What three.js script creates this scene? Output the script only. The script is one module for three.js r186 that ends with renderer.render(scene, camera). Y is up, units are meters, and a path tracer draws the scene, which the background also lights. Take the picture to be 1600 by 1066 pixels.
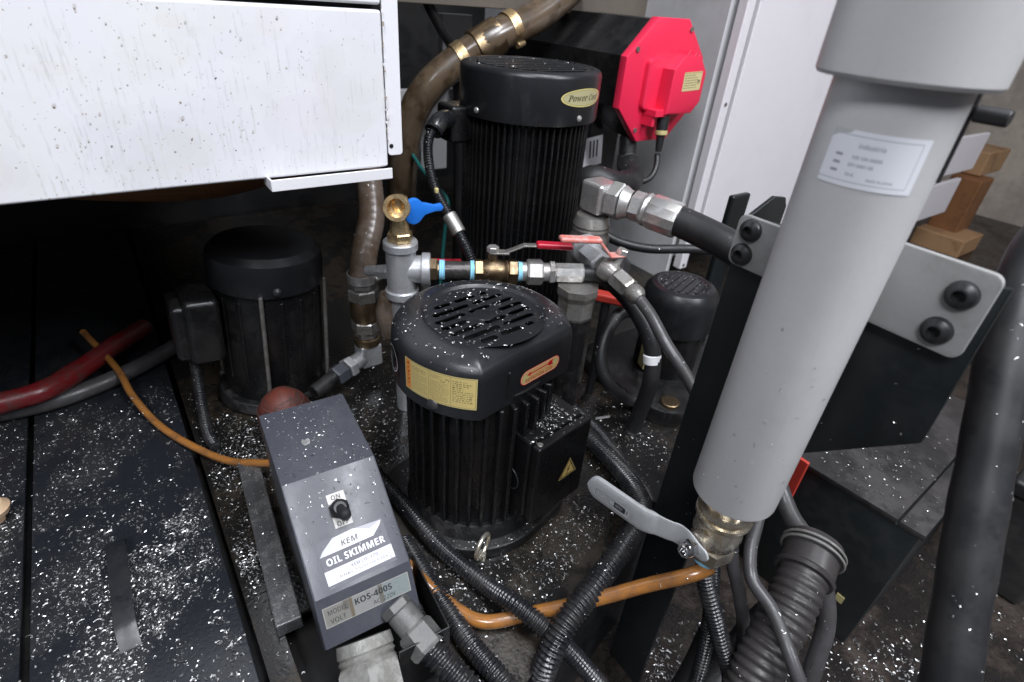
import * as THREE from 'three';
import { RoundedBoxGeometry } from 'three/addons/geometries/RoundedBoxGeometry.js';
import { mergeGeometries, toCreasedNormals } from 'three/addons/utils/BufferGeometryUtils.js';
import { RectAreaLightUniformsLib } from 'three/addons/lights/RectAreaLightUniformsLib.js';

// ------------------------------------------------------------------ camera, light, exposure
const scene = new THREE.Scene();
const camera = new THREE.PerspectiveCamera(63.92, 1024 / 682, 0.01, 30);
camera.position.set(-0.2898, 0.5796, 0.4298);
camera.up.set(0.25981, 0.8409, -0.47475);
camera.lookAt(-0.2898 + 0.51591, 0.5796 - 0.53646, 0.4298 - 0.66787);
camera.focus = 0.62;
camera.userData.fStop = 5.6;
const renderer = new THREE.WebGLRenderer({ antialias: true });
renderer.toneMapping = THREE.LinearToneMapping;
renderer.toneMappingExposure = 1.0;
renderer.shadowMap.enabled = true;
scene.background = new THREE.Color().setRGB(0.115, 0.122, 0.145);   // the evenly lit workshop beyond what is built
RectAreaLightUniformsLib.init();
const LAMPS = [   // ceiling panel lamps of the workshop: x, y, z, width, length, radiance
  [0.2, 2.3, 0.85, 0.6, 1.2, 22],
  [-1.3, 2.3, 1.3, 0.6, 1.2, 24],
  [1.0, 2.3, 2.3, 0.6, 1.2, 32],
];

// ------------------------------------------------------------------ helpers
let seed = 7;
const rnd = () => { seed = (seed + 0x6d2b79f5) | 0; let t = Math.imul(seed ^ (seed >>> 15), 1 | seed); t = (t + Math.imul(t ^ (t >>> 7), 61 | t)) ^ t; return ((t ^ (t >>> 14)) >>> 0) / 4294967296; };
const rr = (a, b) => a + (b - a) * rnd();
const V = (a) => (a.isVector3 ? a.clone() : new THREE.Vector3(...a));
const lerp = (a, b, t) => a + (b - a) * t;
const deg = Math.PI / 180;
const used = new Map();
function numbered(name) { const n = used.get(name) ?? 0; used.set(name, n + 1); return n ? name + '_' + String(n).padStart(3, '0') : name; }

function boxUV(g) {       // uv in metres from the face direction
  const p = g.attributes.position, n = g.attributes.normal, uv = new Float32Array(p.count * 2);
  for (let i = 0; i < p.count; i++) {
    const x = Math.abs(n.getX(i)), y = Math.abs(n.getY(i)), z = Math.abs(n.getZ(i));
    if (y >= x && y >= z) { uv[2 * i] = p.getX(i); uv[2 * i + 1] = p.getZ(i); }
    else if (x >= z) { uv[2 * i] = p.getZ(i); uv[2 * i + 1] = p.getY(i); }
    else { uv[2 * i] = p.getX(i); uv[2 * i + 1] = p.getY(i); }
  }
  g.setAttribute('uv', new THREE.BufferAttribute(uv, 2));
  return g;
}
const flat = (g) => { const q = g.index ? g.toNonIndexed() : g; q.computeVertexNormals(); return q; };
const crease = (g, a = 0.6) => toCreasedNormals(g.scale(1e4, 1e4, 1e4), a).scale(1e-4, 1e-4, 1e-4);   // the helper welds on a coarse grid, so it works on a magnified copy
function join(list) {
  const all = [].concat(list).map((g) => { let q = g.index ? g.toNonIndexed() : g; for (const k of Object.keys(q.attributes)) if (!['position', 'normal', 'uv'].includes(k)) q.deleteAttribute(k); return q; });
  return all.length === 1 ? all[0] : mergeGeometries(all, false);
}
function mesh(name, geos, mat, parent, keepUV) {
  let g = join(geos);
  if (!keepUV) boxUV(g);
  const m = new THREE.Mesh(g, mat);
  m.castShadow = m.receiveShadow = true;
  m.name = parent && parent !== scene ? name : numbered(name);
  (parent ?? scene).add(m);
  return m;
}
function thing(name, label, category, pos = [0, 0, 0], turn = 0, group) {
  const o = new THREE.Group();
  o.name = numbered(name); o.position.set(...pos); o.rotation.y = turn;
  o.userData = { label, category };
  if (group) o.userData.group = group;
  scene.add(o);
  return o;
}
function tag(o, label, category, group, kind) { o.userData = { label, category }; if (group) o.userData.group = group; if (kind) o.userData.kind = kind; return o; }
function struct(o, label) { o.userData = { kind: 'structure' }; if (label) o.userData.label = label; return o; }

const rbox = (w, h, d, x = 0, y = 0, z = 0, r = 0.002) => new RoundedBoxGeometry(w, h, d, 2, Math.min(r, w / 2.01, h / 2.01, d / 2.01)).translate(x, y, z);
const box = (w, h, d, x = 0, y = 0, z = 0) => new THREE.BoxGeometry(w, h, d).translate(x, y, z);
function orient(g, a, b) {      // turns +Y to the direction a > b and moves the origin to a
  const d = V(b).sub(V(a)).normalize();
  return g.applyQuaternion(new THREE.Quaternion().setFromUnitVectors(new THREE.Vector3(0, 1, 0), d)).translate(...V(a).toArray());
}
function rev(a, b, prof, seg = 28, turn = 0) {     // turned piece from a to b; prof: [share of the length, radius]
  const L = V(a).distanceTo(V(b));
  let g = new THREE.LatheGeometry(prof.map(([t, r]) => new THREE.Vector2(Math.max(r, 0.00001), t * L)), seg).rotateY(turn);
  g = seg <= 8 ? flat(g) : crease(g, 0.5);
  return orient(g, a, b);
}
const cyl = (a, b, r0, r1 = r0, seg = 28) => { const c = Math.min(0.0012, r0 * 0.15, r1 * 0.15), L = V(a).distanceTo(V(b)), t = Math.min(0.2, c / L); return rev(a, b, [[0, 0], [0, r0 - c], [t, r0], [1 - t, r1], [1, r1 - c], [1, 0]], seg); };
const hex = (a, b, r, turn = 0) => rev(a, b, [[0, 0], [0, r * 0.9], [0.12, r], [0.88, r], [1, r * 0.9], [1, 0]], 6, turn);
const torus = (r, t, seg = 40, arc = Math.PI * 2) => new THREE.TorusGeometry(r, t, 12, seg, arc);
function tubeGeo(pts, r, o = {}) {
  const curve = new THREE.CatmullRomCurve3(pts.map(V), false, 'centripetal');
  curve.arcLengthDivisions = 400;
  const L = curve.getLength(), pitch = o.pitch ?? 0, sides = o.sides ?? 16, n = Math.max(8, Math.round(pitch ? (L / pitch) * 6 : L / (o.step ?? 0.006)));
  const fr = curve.computeFrenetFrames(n, false), pos = [], uv = [], idx = [], q = new THREE.Vector3();
  for (let i = 0; i <= n; i++) {
    const s = (i / n) * L, c = curve.getPointAt(i / n);
    let rad = r;
    if (pitch) rad = r * (1 - (o.deep ?? 0.13) * Math.pow(Math.abs(Math.cos((Math.PI * s) / pitch)), 3));
    if (o.wobble) rad *= 1 + o.wobble * Math.sin(s * 90 + 1.3) * Math.sin(s * 37);
    for (let k = 0; k <= sides; k++) {
      const t = (k / sides) * Math.PI * 2;
      q.copy(fr.normals[i]).multiplyScalar(Math.cos(t) * rad).addScaledVector(fr.binormals[i], Math.sin(t) * rad).add(c);
      pos.push(q.x, q.y, q.z); uv.push(s, t * r);
    }
  }
  const w = sides + 1;
  for (let i = 0; i < n; i++) for (let k = 0; k < sides; k++) { const a = i * w + k; idx.push(a, a + 1, a + w, a + 1, a + w + 1, a + w); }
  for (const [row, flip] of [[0, 0], [n, 1]]) {
    const c = curve.getPointAt(row / n), at = pos.length / 3; pos.push(c.x, c.y, c.z); uv.push(0, 0);
    for (let k = 0; k < sides; k++) flip ? idx.push(at, row * w + k + 1, row * w + k) : idx.push(at, row * w + k, row * w + k + 1);
  }
  const g = new THREE.BufferGeometry();
  g.setAttribute('position', new THREE.Float32BufferAttribute(pos, 3)); g.setAttribute('uv', new THREE.Float32BufferAttribute(uv, 2)); g.setIndex(idx);
  g.computeVertexNormals();
  // smooth the seam
  const nm = g.attributes.normal, a = new THREE.Vector3(), b = new THREE.Vector3();
  for (let i = 0; i <= n; i++) { a.fromBufferAttribute(nm, i * w); b.fromBufferAttribute(nm, i * w + sides); a.add(b).normalize(); nm.setXYZ(i * w, a.x, a.y, a.z); nm.setXYZ(i * w + sides, a.x, a.y, a.z); }
  return g;
}
const HOSES = [];
function hose(name, label, category, pts, r, mat, o = {}) {
  HOSES.push([pts, r]);
  const p0 = V(pts[0]), g = tubeGeo(pts.map((p) => V(p).sub(p0)), r, o), m = new THREE.Mesh(g, mat);
  m.castShadow = m.receiveShadow = true;
  if (o.parent) { m.name = name; m.position.copy(p0).sub(o.parent.position); o.parent.add(m); return m; }
  m.name = numbered(name); m.position.copy(p0); scene.add(m);
  return tag(m, label, category, o.group);
}
function plate(pts, t, bevel = 0.001, holes = []) {      // closed outline [u, v] extruded along +z by t
  const s = new THREE.Shape(pts.map(([x, y]) => new THREE.Vector2(x, y)));
  for (const h of holes) s.holes.push(h);
  return new THREE.ExtrudeGeometry(s, { depth: Math.max(t - 2 * bevel, 1e-4), bevelEnabled: bevel > 0, bevelThickness: bevel, bevelSize: bevel, bevelOffset: -bevel, bevelSegments: 2, curveSegments: 24 }).translate(0, 0, bevel);
}
const circle = (r, n = 48, cx = 0, cy = 0) => Array.from({ length: n }, (_, i) => [cx + r * Math.cos((i / n) * 2 * Math.PI), cy + r * Math.sin((i / n) * 2 * Math.PI)]);
function roundRect(w, h, r, n = 5) {
  const out = [];
  for (const [cx, cy, a] of [[w / 2 - r, h / 2 - r, 0], [-w / 2 + r, h / 2 - r, 90], [-w / 2 + r, -h / 2 + r, 180], [w / 2 - r, -h / 2 + r, 270]])
    for (let i = 0; i <= n; i++) { const t = (a + (90 * i) / n) * deg; out.push([cx + r * Math.cos(t), cy + r * Math.sin(t)]); }
  return out;
}

// ------------------------------------------------------------------ computed textures and materials
const N = 512;
function noiseField(freq, oct, sd) {       // tileable value noise
  const f = new Float32Array(N * N);
  const hash = (x, y, o) => { let h = Math.imul(x * 374761393 + y * 668265263 + (o + sd) * 974711, 1274126177); h ^= h >>> 13; h = Math.imul(h, 1103515245); h ^= h >>> 16; return (h >>> 0) / 4294967296; };
  let amp = 1, sum = 0;
  for (let o = 0, fr = freq; o < oct; o++, fr *= 2, amp *= 0.55) {
    sum += amp;
    for (let y = 0; y < N; y++) {
      const v = (y / N) * fr, y0 = Math.floor(v), ty = v - y0, sy = ty * ty * (3 - 2 * ty);
      for (let x = 0; x < N; x++) {
        const u = (x / N) * fr, x0 = Math.floor(u), tx = u - x0, sx = tx * tx * (3 - 2 * tx), x1 = (x0 + 1) % fr, y1 = (y0 + 1) % fr;
        f[y * N + x] += amp * lerp(lerp(hash(x0, y0, o), hash(x1, y0, o), sx), lerp(hash(x0, y1, o), hash(x1, y1, o), sx), sy);
      }
    }
  }
  for (let i = 0; i < f.length; i++) f[i] /= sum;
  return f;
}
const nBroad = noiseField(4, 6, 1), nMid = noiseField(16, 5, 2), nFine = noiseField(96, 3, 3);
function tex(fill, srgb, size) {
  const d = new Uint8Array(N * N * 4);
  for (let i = 0; i < N * N; i++) { const c = fill(i); d[4 * i] = c[0]; d[4 * i + 1] = c[1]; d[4 * i + 2] = c[2]; d[4 * i + 3] = 255; }
  const t = new THREE.DataTexture(d, N, N);
  t.wrapS = t.wrapT = THREE.RepeatWrapping; t.magFilter = THREE.LinearFilter; t.minFilter = THREE.LinearMipmapLinearFilter; t.generateMipmaps = true;
  if (srgb) t.colorSpace = THREE.SRGBColorSpace;
  t.repeat.set(1 / size, 1 / size); t.needsUpdate = true;
  return t;
}
const toS = (l) => 255 * (l <= 0.0031308 ? l * 12.92 : 1.055 * Math.pow(l, 1 / 2.4) - 0.055);
const clamp = (x, a = 0, b = 1) => Math.min(b, Math.max(a, x));
const sstep = (a, b, x) => { const t = clamp((x - a) / (b - a)); return t * t * (3 - 2 * t); };
// base colour with a second matter (dust, grime, oxide) lying on it in grainy patches
const share = (t, size) => { const c = t.clone(); c.repeat.set(1 / size, 1 / size); c.needsUpdate = true; return c; };
const bumpTex = tex((i) => { const v = 255 * (0.6 * nFine[i] + 0.4 * nMid[i]); return [v, v, v]; }, false, 1);
const glossTex = [0.4, 0.6, 0.8].map((lo) => tex((i) => { const v = clamp(lerp(lo, 1, sstep(0.42, 0.66, 0.55 * nBroad[i] + 0.3 * nMid[i] + 0.15 * nFine[i])) + 0.18 * (nMid[i] - 0.5)) * 255; return [v, v, v]; }, false, 1));
function surf({ base, over = base, at = [0.45, 0.7], rough = [0.35, 0.55], metal = 0, size = 0.25, bump = 0, grain = 0.06, ...more }) {
  const mask = (i) => sstep(at[0], at[1], 0.55 * nBroad[i] + 0.3 * nMid[i] + 0.15 * nFine[i]);
  const m = new THREE.MeshPhysicalMaterial({ roughness: rough[1], metalness: metal, ...more });
  m.map = tex((i) => { const k = mask(i), g = 1 + grain * (nFine[i] - 0.5) * 2; return [0, 1, 2].map((c) => clamp(toS(lerp(base[c], over[c], k) * g), 0, 255)); }, true, size);
  const q = rough[0] / rough[1];
  m.roughnessMap = share(glossTex[q < 0.5 ? 0 : q < 0.7 ? 1 : 2], size);
  if (bump) { m.bumpMap = share(bumpTex, size); m.bumpScale = bump; }
  return m;
}
const plain = (rgb, roughness, metalness = 0, more = {}) => new THREE.MeshPhysicalMaterial({ color: new THREE.Color().setRGB(...rgb), roughness, metalness, ...more });

const M = {
  blackPaint: surf({ base: [0.007, 0.007, 0.0075], over: [0.013, 0.0125, 0.012], rough: [0.28, 0.46], size: 0.2 }),
  cowl: surf({ base: [0.012, 0.0125, 0.0145], over: [0.018, 0.0185, 0.021], rough: [0.3, 0.42], size: 0.22, bump: 0.00008 }),
  castBlack: surf({ base: [0.007, 0.007, 0.0075], over: [0.02, 0.019, 0.018], rough: [0.4, 0.65], size: 0.12, bump: 0.0004 }),
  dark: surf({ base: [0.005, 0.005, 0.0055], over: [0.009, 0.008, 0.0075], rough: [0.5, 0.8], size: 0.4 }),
  skimmer: surf({ base: [0.052, 0.055, 0.067], over: [0.062, 0.065, 0.074], at: [0.4, 0.75], rough: [0.3, 0.42], size: 0.2, bump: 0.00008 }),
  skimmerSide: surf({ base: [0.05, 0.05, 0.052], over: [0.075, 0.07, 0.064], at: [0.4, 0.6], rough: [0.3, 0.55], size: 0.12, bump: 0.0001 }),
  lid: surf({ base: [0.013, 0.0148, 0.0185], over: [0.022, 0.0225, 0.0235], at: [0.4, 0.7], rough: [0.24, 0.42], size: 0.3, bump: 0.0002 }),
  deck: surf({ base: [0.009, 0.0085, 0.008], over: [0.024, 0.018, 0.012], at: [0.42, 0.64], rough: [0.16, 0.42], size: 0.28, bump: 0.0004 }),
  tankWall: surf({ base: [0.012, 0.015, 0.019], over: [0.02, 0.021, 0.023], rough: [0.35, 0.55], size: 0.3 }),
  floor: surf({ base: [0.013, 0.0115, 0.011], over: [0.034, 0.025, 0.02], at: [0.4, 0.65], rough: [0.12, 0.5], size: 0.35, bump: 0.0012 }),
  bracket: surf({ base: [0.008, 0.0105, 0.0115], over: [0.012, 0.0145, 0.0155], rough: [0.36, 0.5], size: 0.3 }),
  rightBox: surf({ base: [0.020, 0.0195, 0.02], over: [0.034, 0.031, 0.03], at: [0.35, 0.65], rough: [0.4, 0.6], size: 0.25 }),
  rightBoxSide: surf({ base: [0.010, 0.013, 0.014], over: [0.016, 0.018, 0.019], rough: [0.4, 0.55], size: 0.3 }),
  greyPaint: surf({ base: [0.46, 0.455, 0.455], over: [0.415, 0.41, 0.405], at: [0.45, 0.75], rough: [0.38, 0.5], size: 0.3, bump: 0.00006, grain: 0.03 }),
  greyPlate: surf({ base: [0.29, 0.29, 0.285], over: [0.225, 0.226, 0.217], at: [0.45, 0.7], rough: [0.38, 0.55], size: 0.2, bump: 0.0001, grain: 0.04 }),
  white: surf({ base: [0.74, 0.735, 0.76], over: [0.68, 0.665, 0.67], at: [0.5, 0.8], rough: [0.32, 0.42], size: 0.5, grain: 0.015 }),
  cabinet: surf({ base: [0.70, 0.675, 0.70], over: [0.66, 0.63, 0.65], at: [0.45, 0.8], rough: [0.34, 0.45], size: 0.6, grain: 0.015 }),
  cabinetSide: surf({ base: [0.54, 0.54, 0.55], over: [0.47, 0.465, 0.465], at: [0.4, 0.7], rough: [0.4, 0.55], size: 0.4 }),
  galv: surf({ base: [0.56, 0.57, 0.585], over: [0.4, 0.405, 0.415], at: [0.35, 0.7], rough: [0.34, 0.5], metal: 0.6, size: 0.06, bump: 0.0003 }),
  zinc: surf({ base: [0.62, 0.615, 0.605], over: [0.42, 0.405, 0.38], at: [0.4, 0.65], rough: [0.34, 0.5], metal: 0.75, size: 0.07, bump: 0.0001 }),
  dullSteel: surf({ base: [0.30, 0.29, 0.275], over: [0.17, 0.155, 0.135], at: [0.4, 0.65], rough: [0.36, 0.55], metal: 0.65, size: 0.06, bump: 0.0003 }),
  chrome: surf({ base: [0.62, 0.62, 0.62], over: [0.45, 0.44, 0.42], at: [0.5, 0.75], rough: [0.12, 0.28], metal: 1, size: 0.08 }),
  oldBrass: surf({ base: [0.30, 0.215, 0.125], over: [0.19, 0.14, 0.09], at: [0.4, 0.65], rough: [0.3, 0.5], metal: 0.95, size: 0.05, bump: 0.0002 }),
  brass: surf({ base: [0.72, 0.54, 0.30], over: [0.55, 0.39, 0.20], at: [0.4, 0.7], rough: [0.3, 0.46], metal: 0.9, size: 0.05, bump: 0.0002 }),
  nickelBrass: surf({ base: [0.68, 0.64, 0.56], over: [0.52, 0.44, 0.32], at: [0.4, 0.62], rough: [0.24, 0.36], metal: 0.85, size: 0.05 }),
  gold: plain([0.55, 0.48, 0.22], 0.45, 0.2),
  conduit: surf({ base: [0.012, 0.0125, 0.015], over: [0.026, 0.025, 0.025], at: [0.42, 0.7], rough: [0.2, 0.34], size: 0.09 }),
  rubber: surf({ base: [0.012, 0.012, 0.0135], over: [0.018, 0.0175, 0.018], at: [0.4, 0.7], rough: [0.42, 0.56], size: 0.16 }),
  greyHose: surf({ base: [0.062, 0.06, 0.064], over: [0.042, 0.04, 0.04], at: [0.4, 0.65], rough: [0.35, 0.52], size: 0.1 }),
  corrugated: surf({ base: [0.044, 0.04, 0.04], over: [0.03, 0.027, 0.026], at: [0.4, 0.65], rough: [0.4, 0.58], size: 0.1 }),
  amber: surf({ base: [0.30, 0.125, 0.03], over: [0.18, 0.08, 0.028], at: [0.4, 0.7], rough: [0.2, 0.36], size: 0.06, clearcoat: 0.5, clearcoatRoughness: 0.15 }),
  amberClear: surf({ base: [0.12, 0.085, 0.055], over: [0.06, 0.038, 0.02], at: [0.4, 0.65], rough: [0.22, 0.4], size: 0.08, clearcoat: 0.4, clearcoatRoughness: 0.2 }),
  milkyHose: surf({ base: [0.13, 0.10, 0.08], over: [0.085, 0.055, 0.034], at: [0.4, 0.65], rough: [0.3, 0.45], size: 0.07, clearcoat: 0.3, clearcoatRoughness: 0.25 }),
  red: plain([0.78, 0.022, 0.075], 0.42, 0, { clearcoat: 0.25, clearcoatRoughness: 0.3 }),
  redGrip: plain([0.42, 0.012, 0.03], 0.38),
  pinkGrip: surf({ base: [0.62, 0.16, 0.13], over: [0.55, 0.30, 0.27], at: [0.4, 0.6], rough: [0.35, 0.5], size: 0.03 }),
  redPlastic: plain([0.5, 0.045, 0.03], 0.45),
  redHose: surf({ base: [0.13, 0.009, 0.011], over: [0.08, 0.022, 0.02], rough: [0.3, 0.5], size: 0.08 }),
  rustRed: surf({ base: [0.12, 0.025, 0.015], over: [0.05, 0.02, 0.016], at: [0.38, 0.6], rough: [0.55, 0.75], size: 0.07 }),
  blue: plain([0.015, 0.16, 0.62], 0.34, 0, { clearcoat: 0.3 }),
  tape: plain([0.25, 0.56, 0.74], 0.55),
  teal: plain([0.02, 0.16, 0.15], 0.5),
  valveGrey: surf({ base: [0.36, 0.37, 0.375], over: [0.29, 0.295, 0.29], at: [0.5, 0.75], rough: [0.34, 0.45], size: 0.08, grain: 0.03 }),
  wood: surf({ base: [0.34, 0.20, 0.10], over: [0.22, 0.12, 0.055], rough: [0.6, 0.8], size: 0.3 }),
  woodDark: surf({ base: [0.20, 0.085, 0.03], over: [0.13, 0.055, 0.02], rough: [0.6, 0.8], size: 0.3 }),
  paleStone: surf({ base: [0.5, 0.43, 0.36], over: [0.38, 0.33, 0.28], at: [0.35, 0.65], rough: [0.7, 0.9], size: 0.4, bump: 0.004 }),
  sealant: plain([0.34, 0.29, 0.24], 0.7),
  paper: plain([0.72, 0.72, 0.72], 0.6),
  brownRail: surf({ base: [0.13, 0.11, 0.09], over: [0.10, 0.085, 0.07], rough: [0.5, 0.7], size: 0.4 }),
  pipeDark: surf({ base: [0.075, 0.07, 0.07], over: [0.11, 0.1, 0.095], at: [0.4, 0.7], rough: [0.28, 0.42], metal: 0.6, size: 0.05 }),
  glandGrey: surf({ base: [0.085, 0.085, 0.083], over: [0.13, 0.127, 0.12], at: [0.4, 0.65], rough: [0.4, 0.55], size: 0.06, bump: 0.0003 }),
  castGrey: surf({ base: [0.26, 0.255, 0.24], over: [0.16, 0.155, 0.14], at: [0.4, 0.65], rough: [0.42, 0.6], metal: 0.2, size: 0.07, bump: 0.0005 }),
  bolt: surf({ base: [0.022, 0.022, 0.024], over: [0.04, 0.04, 0.042], rough: [0.3, 0.42], size: 0.05 }),
  oil: surf({ base: [0.03, 0.016, 0.007], over: [0.12, 0.045, 0.012], at: [0.45, 0.7], rough: [0.06, 0.2], size: 0.2 }),
  lampBody: plain([0.8, 0.8, 0.8], 0.5),
  glow: new THREE.MeshStandardMaterial({ color: 0xffffff, emissive: 0xffffff, emissiveIntensity: 4, roughness: 0.6 }),
  clear: plain([0.6, 0.6, 0.62], 0.18, 0, { transmission: 0.85, thickness: 0 }),
};
M.chips = new THREE.MeshPhysicalMaterial({ vertexColors: true, metalness: 0.85, roughness: 0.3 });

function canvas(w, h, draw) {
  const c = document.createElement('canvas'); c.width = w; c.height = h;
  const x = c.getContext('2d'); draw(x, w, h);
  const t = new THREE.CanvasTexture(c); t.colorSpace = THREE.SRGBColorSpace; t.anisotropy = 8; return t;
}
const print = (w, h, draw, roughness = 0.45, more = {}) => new THREE.MeshPhysicalMaterial({ map: canvas(w, h, draw), roughness, ...more });
const bar = (a, b, w, t, r = 0.001) => { const A = V(a), B = V(b), z = B.clone().sub(A), L = z.length(); z.normalize(); const x = new THREE.Vector3(0, 1, 0).cross(z).normalize(), y = new THREE.Vector3().crossVectors(z, x); return rbox(w, t, L, 0, 0, 0, r).applyMatrix4(new THREE.Matrix4().makeBasis(x, y, z).setPosition(A.add(B).multiplyScalar(0.5))); };
function label(name, w, h, mat, parent, pos, ax, up, shape) {     // flat sticker at pos, width along ax, height along up
  const g = shape ? new THREE.ShapeGeometry(new THREE.Shape(shape.map(([a, b]) => new THREE.Vector2(a * w, b * h))), 24) : new THREE.PlaneGeometry(w, h);
  if (shape) { const p = g.attributes.position, uv = g.attributes.uv; for (let i = 0; i < p.count; i++) uv.setXY(i, p.getX(i) / w + 0.5, p.getY(i) / h + 0.5); }
  const x = V(ax).normalize(), y = V(up).normalize(), z = new THREE.Vector3().crossVectors(x, y).normalize(); y.crossVectors(z, x);
  g.applyMatrix4(new THREE.Matrix4().makeBasis(x, y, z).setPosition(V(pos)));
  return mesh(name, g, mat, parent, true);
}
const curvedLabel = (name, r, y0, y1, a0, a1, mat, parent) => mesh(name, new THREE.CylinderGeometry(r, r, y1 - y0, 32, 1, true, a0 * deg, (a1 - a0) * deg).translate(0, (y0 + y1) / 2, 0), mat, parent, true);

// ------------------------------------------------------------------ lamps
LAMPS.forEach(([x, y, z, w, l, power], i) => {
  const t = thing('ceiling_lamp', ['white ceiling panel lamp above the white machine', 'white ceiling panel lamp above the grey cylinder', 'white ceiling panel lamp behind the viewer'][i], 'lamp', [x, y, z], 0, 'ceiling lamps');
  mesh('housing', rbox(w + 0.06, 0.06, l + 0.06, 0, 0.045, 0, 0.01), M.lampBody, t);
  mesh('diffuser', box(w, 0.012, l, 0, 0.008, 0), M.glow, t);
  const a = new THREE.RectAreaLight(0xffffff, power, w, l);
  a.color.setRGB(0.9, 0.93, 1);
  a.position.set(0, -0.004, 0); a.rotation.x = -Math.PI / 2;
  t.add(a);
});
// ------------------------------------------------------------------ the setting: floor, tank top, far wall
const slab = (pts, y0, y1, bevel = 0.0012, holes = []) => { const g = plate(pts.map(([x, z]) => [x, -z]), y1 - y0, bevel, holes).rotateX(-Math.PI / 2).translate(0, y0, 0); return crease(g, 0.5); };
const FLOOR = -0.27;
struct(mesh('floor', new THREE.PlaneGeometry(9, 9).rotateX(-Math.PI / 2).translate(1.5, FLOOR, 0), M.floor, scene));
struct(mesh('far_wall', box(0.1, 2.4, 4.5, 3.6, 0.93, 1.2), M.paleStone, scene));
const tank = new THREE.Group(); tank.name = 'tank_top'; scene.add(tank); struct(tank, 'black steel coolant tank top strewn with metal chips');
const pit = new THREE.Path([[-0.268, -0.045], [-0.142, -0.045], [-0.142, -0.215], [-0.268, -0.215]].map(([x, y]) => new THREE.Vector2(x, y)));
mesh('deck_plate', slab([[-0.294, -1.2], [1.0, -1.2], [1.0, -0.02], [0.46, 0.09], [0.135, 0.167], [-0.085, 0.235], [-0.294, 0.30]].reverse(), -0.005, 0, 0.001, [pit]), M.deck, tank);
mesh('lid', slab([[-0.479, -1.2], [-0.3015, -1.2], [-0.3015, 0.6], [-0.479, 0.6]].reverse(), -0.005, 0.0015, 0.0012), M.lid, tank);
mesh('lid', slab([[-1.3, -1.2], [-0.4865, -1.2], [-0.4865, 0.6], [-1.3, 0.6]].reverse(), -0.005, 0.001, 0.0012), M.lid, tank);
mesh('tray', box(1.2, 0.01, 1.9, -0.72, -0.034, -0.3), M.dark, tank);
mesh('pit_floor', box(0.2, 0.01, 0.26, -0.205, -0.06, 0.13), M.oil, tank);
for (const [a, b] of [[[-0.294, 0.298], [-0.085, 0.233]], [[-0.085, 0.233], [0.135, 0.165]], [[0.135, 0.165], [0.46, 0.088]], [[0.46, 0.088], [1.0, -0.022]]]) {
  const dx = b[0] - a[0], dz = b[1] - a[1], L = Math.hypot(dx, dz);
  mesh('side_wall', box(L, 0.262, 0.003).rotateY(-Math.atan2(dz, dx)).translate((a[0] + b[0]) / 2, -0.137, (a[1] + b[1]) / 2 - 0.003), M.tankWall, tank);
}
{ // raised pull strap on the middle lid
  const pr = [[-0.152, 0.0012], [-0.147, 0.013], [-0.14, 0.0165], [-0.030, 0.0165], [-0.023, 0.0145], [-0.006, 0.0012], [-0.008, 0.001], [-0.025, 0.0125], [-0.031, 0.0145], [-0.138, 0.0145], [-0.144, 0.0115], [-0.149, 0.001]];
  const g = plate(pr.map(([z, y]) => [-z, y]), 0.019, 0.0004).rotateY(Math.PI / 2).translate(-0.408, 0, 0);
  mesh('pull_strap', crease(g, 0.7), M.lid, tank);
}

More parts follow.
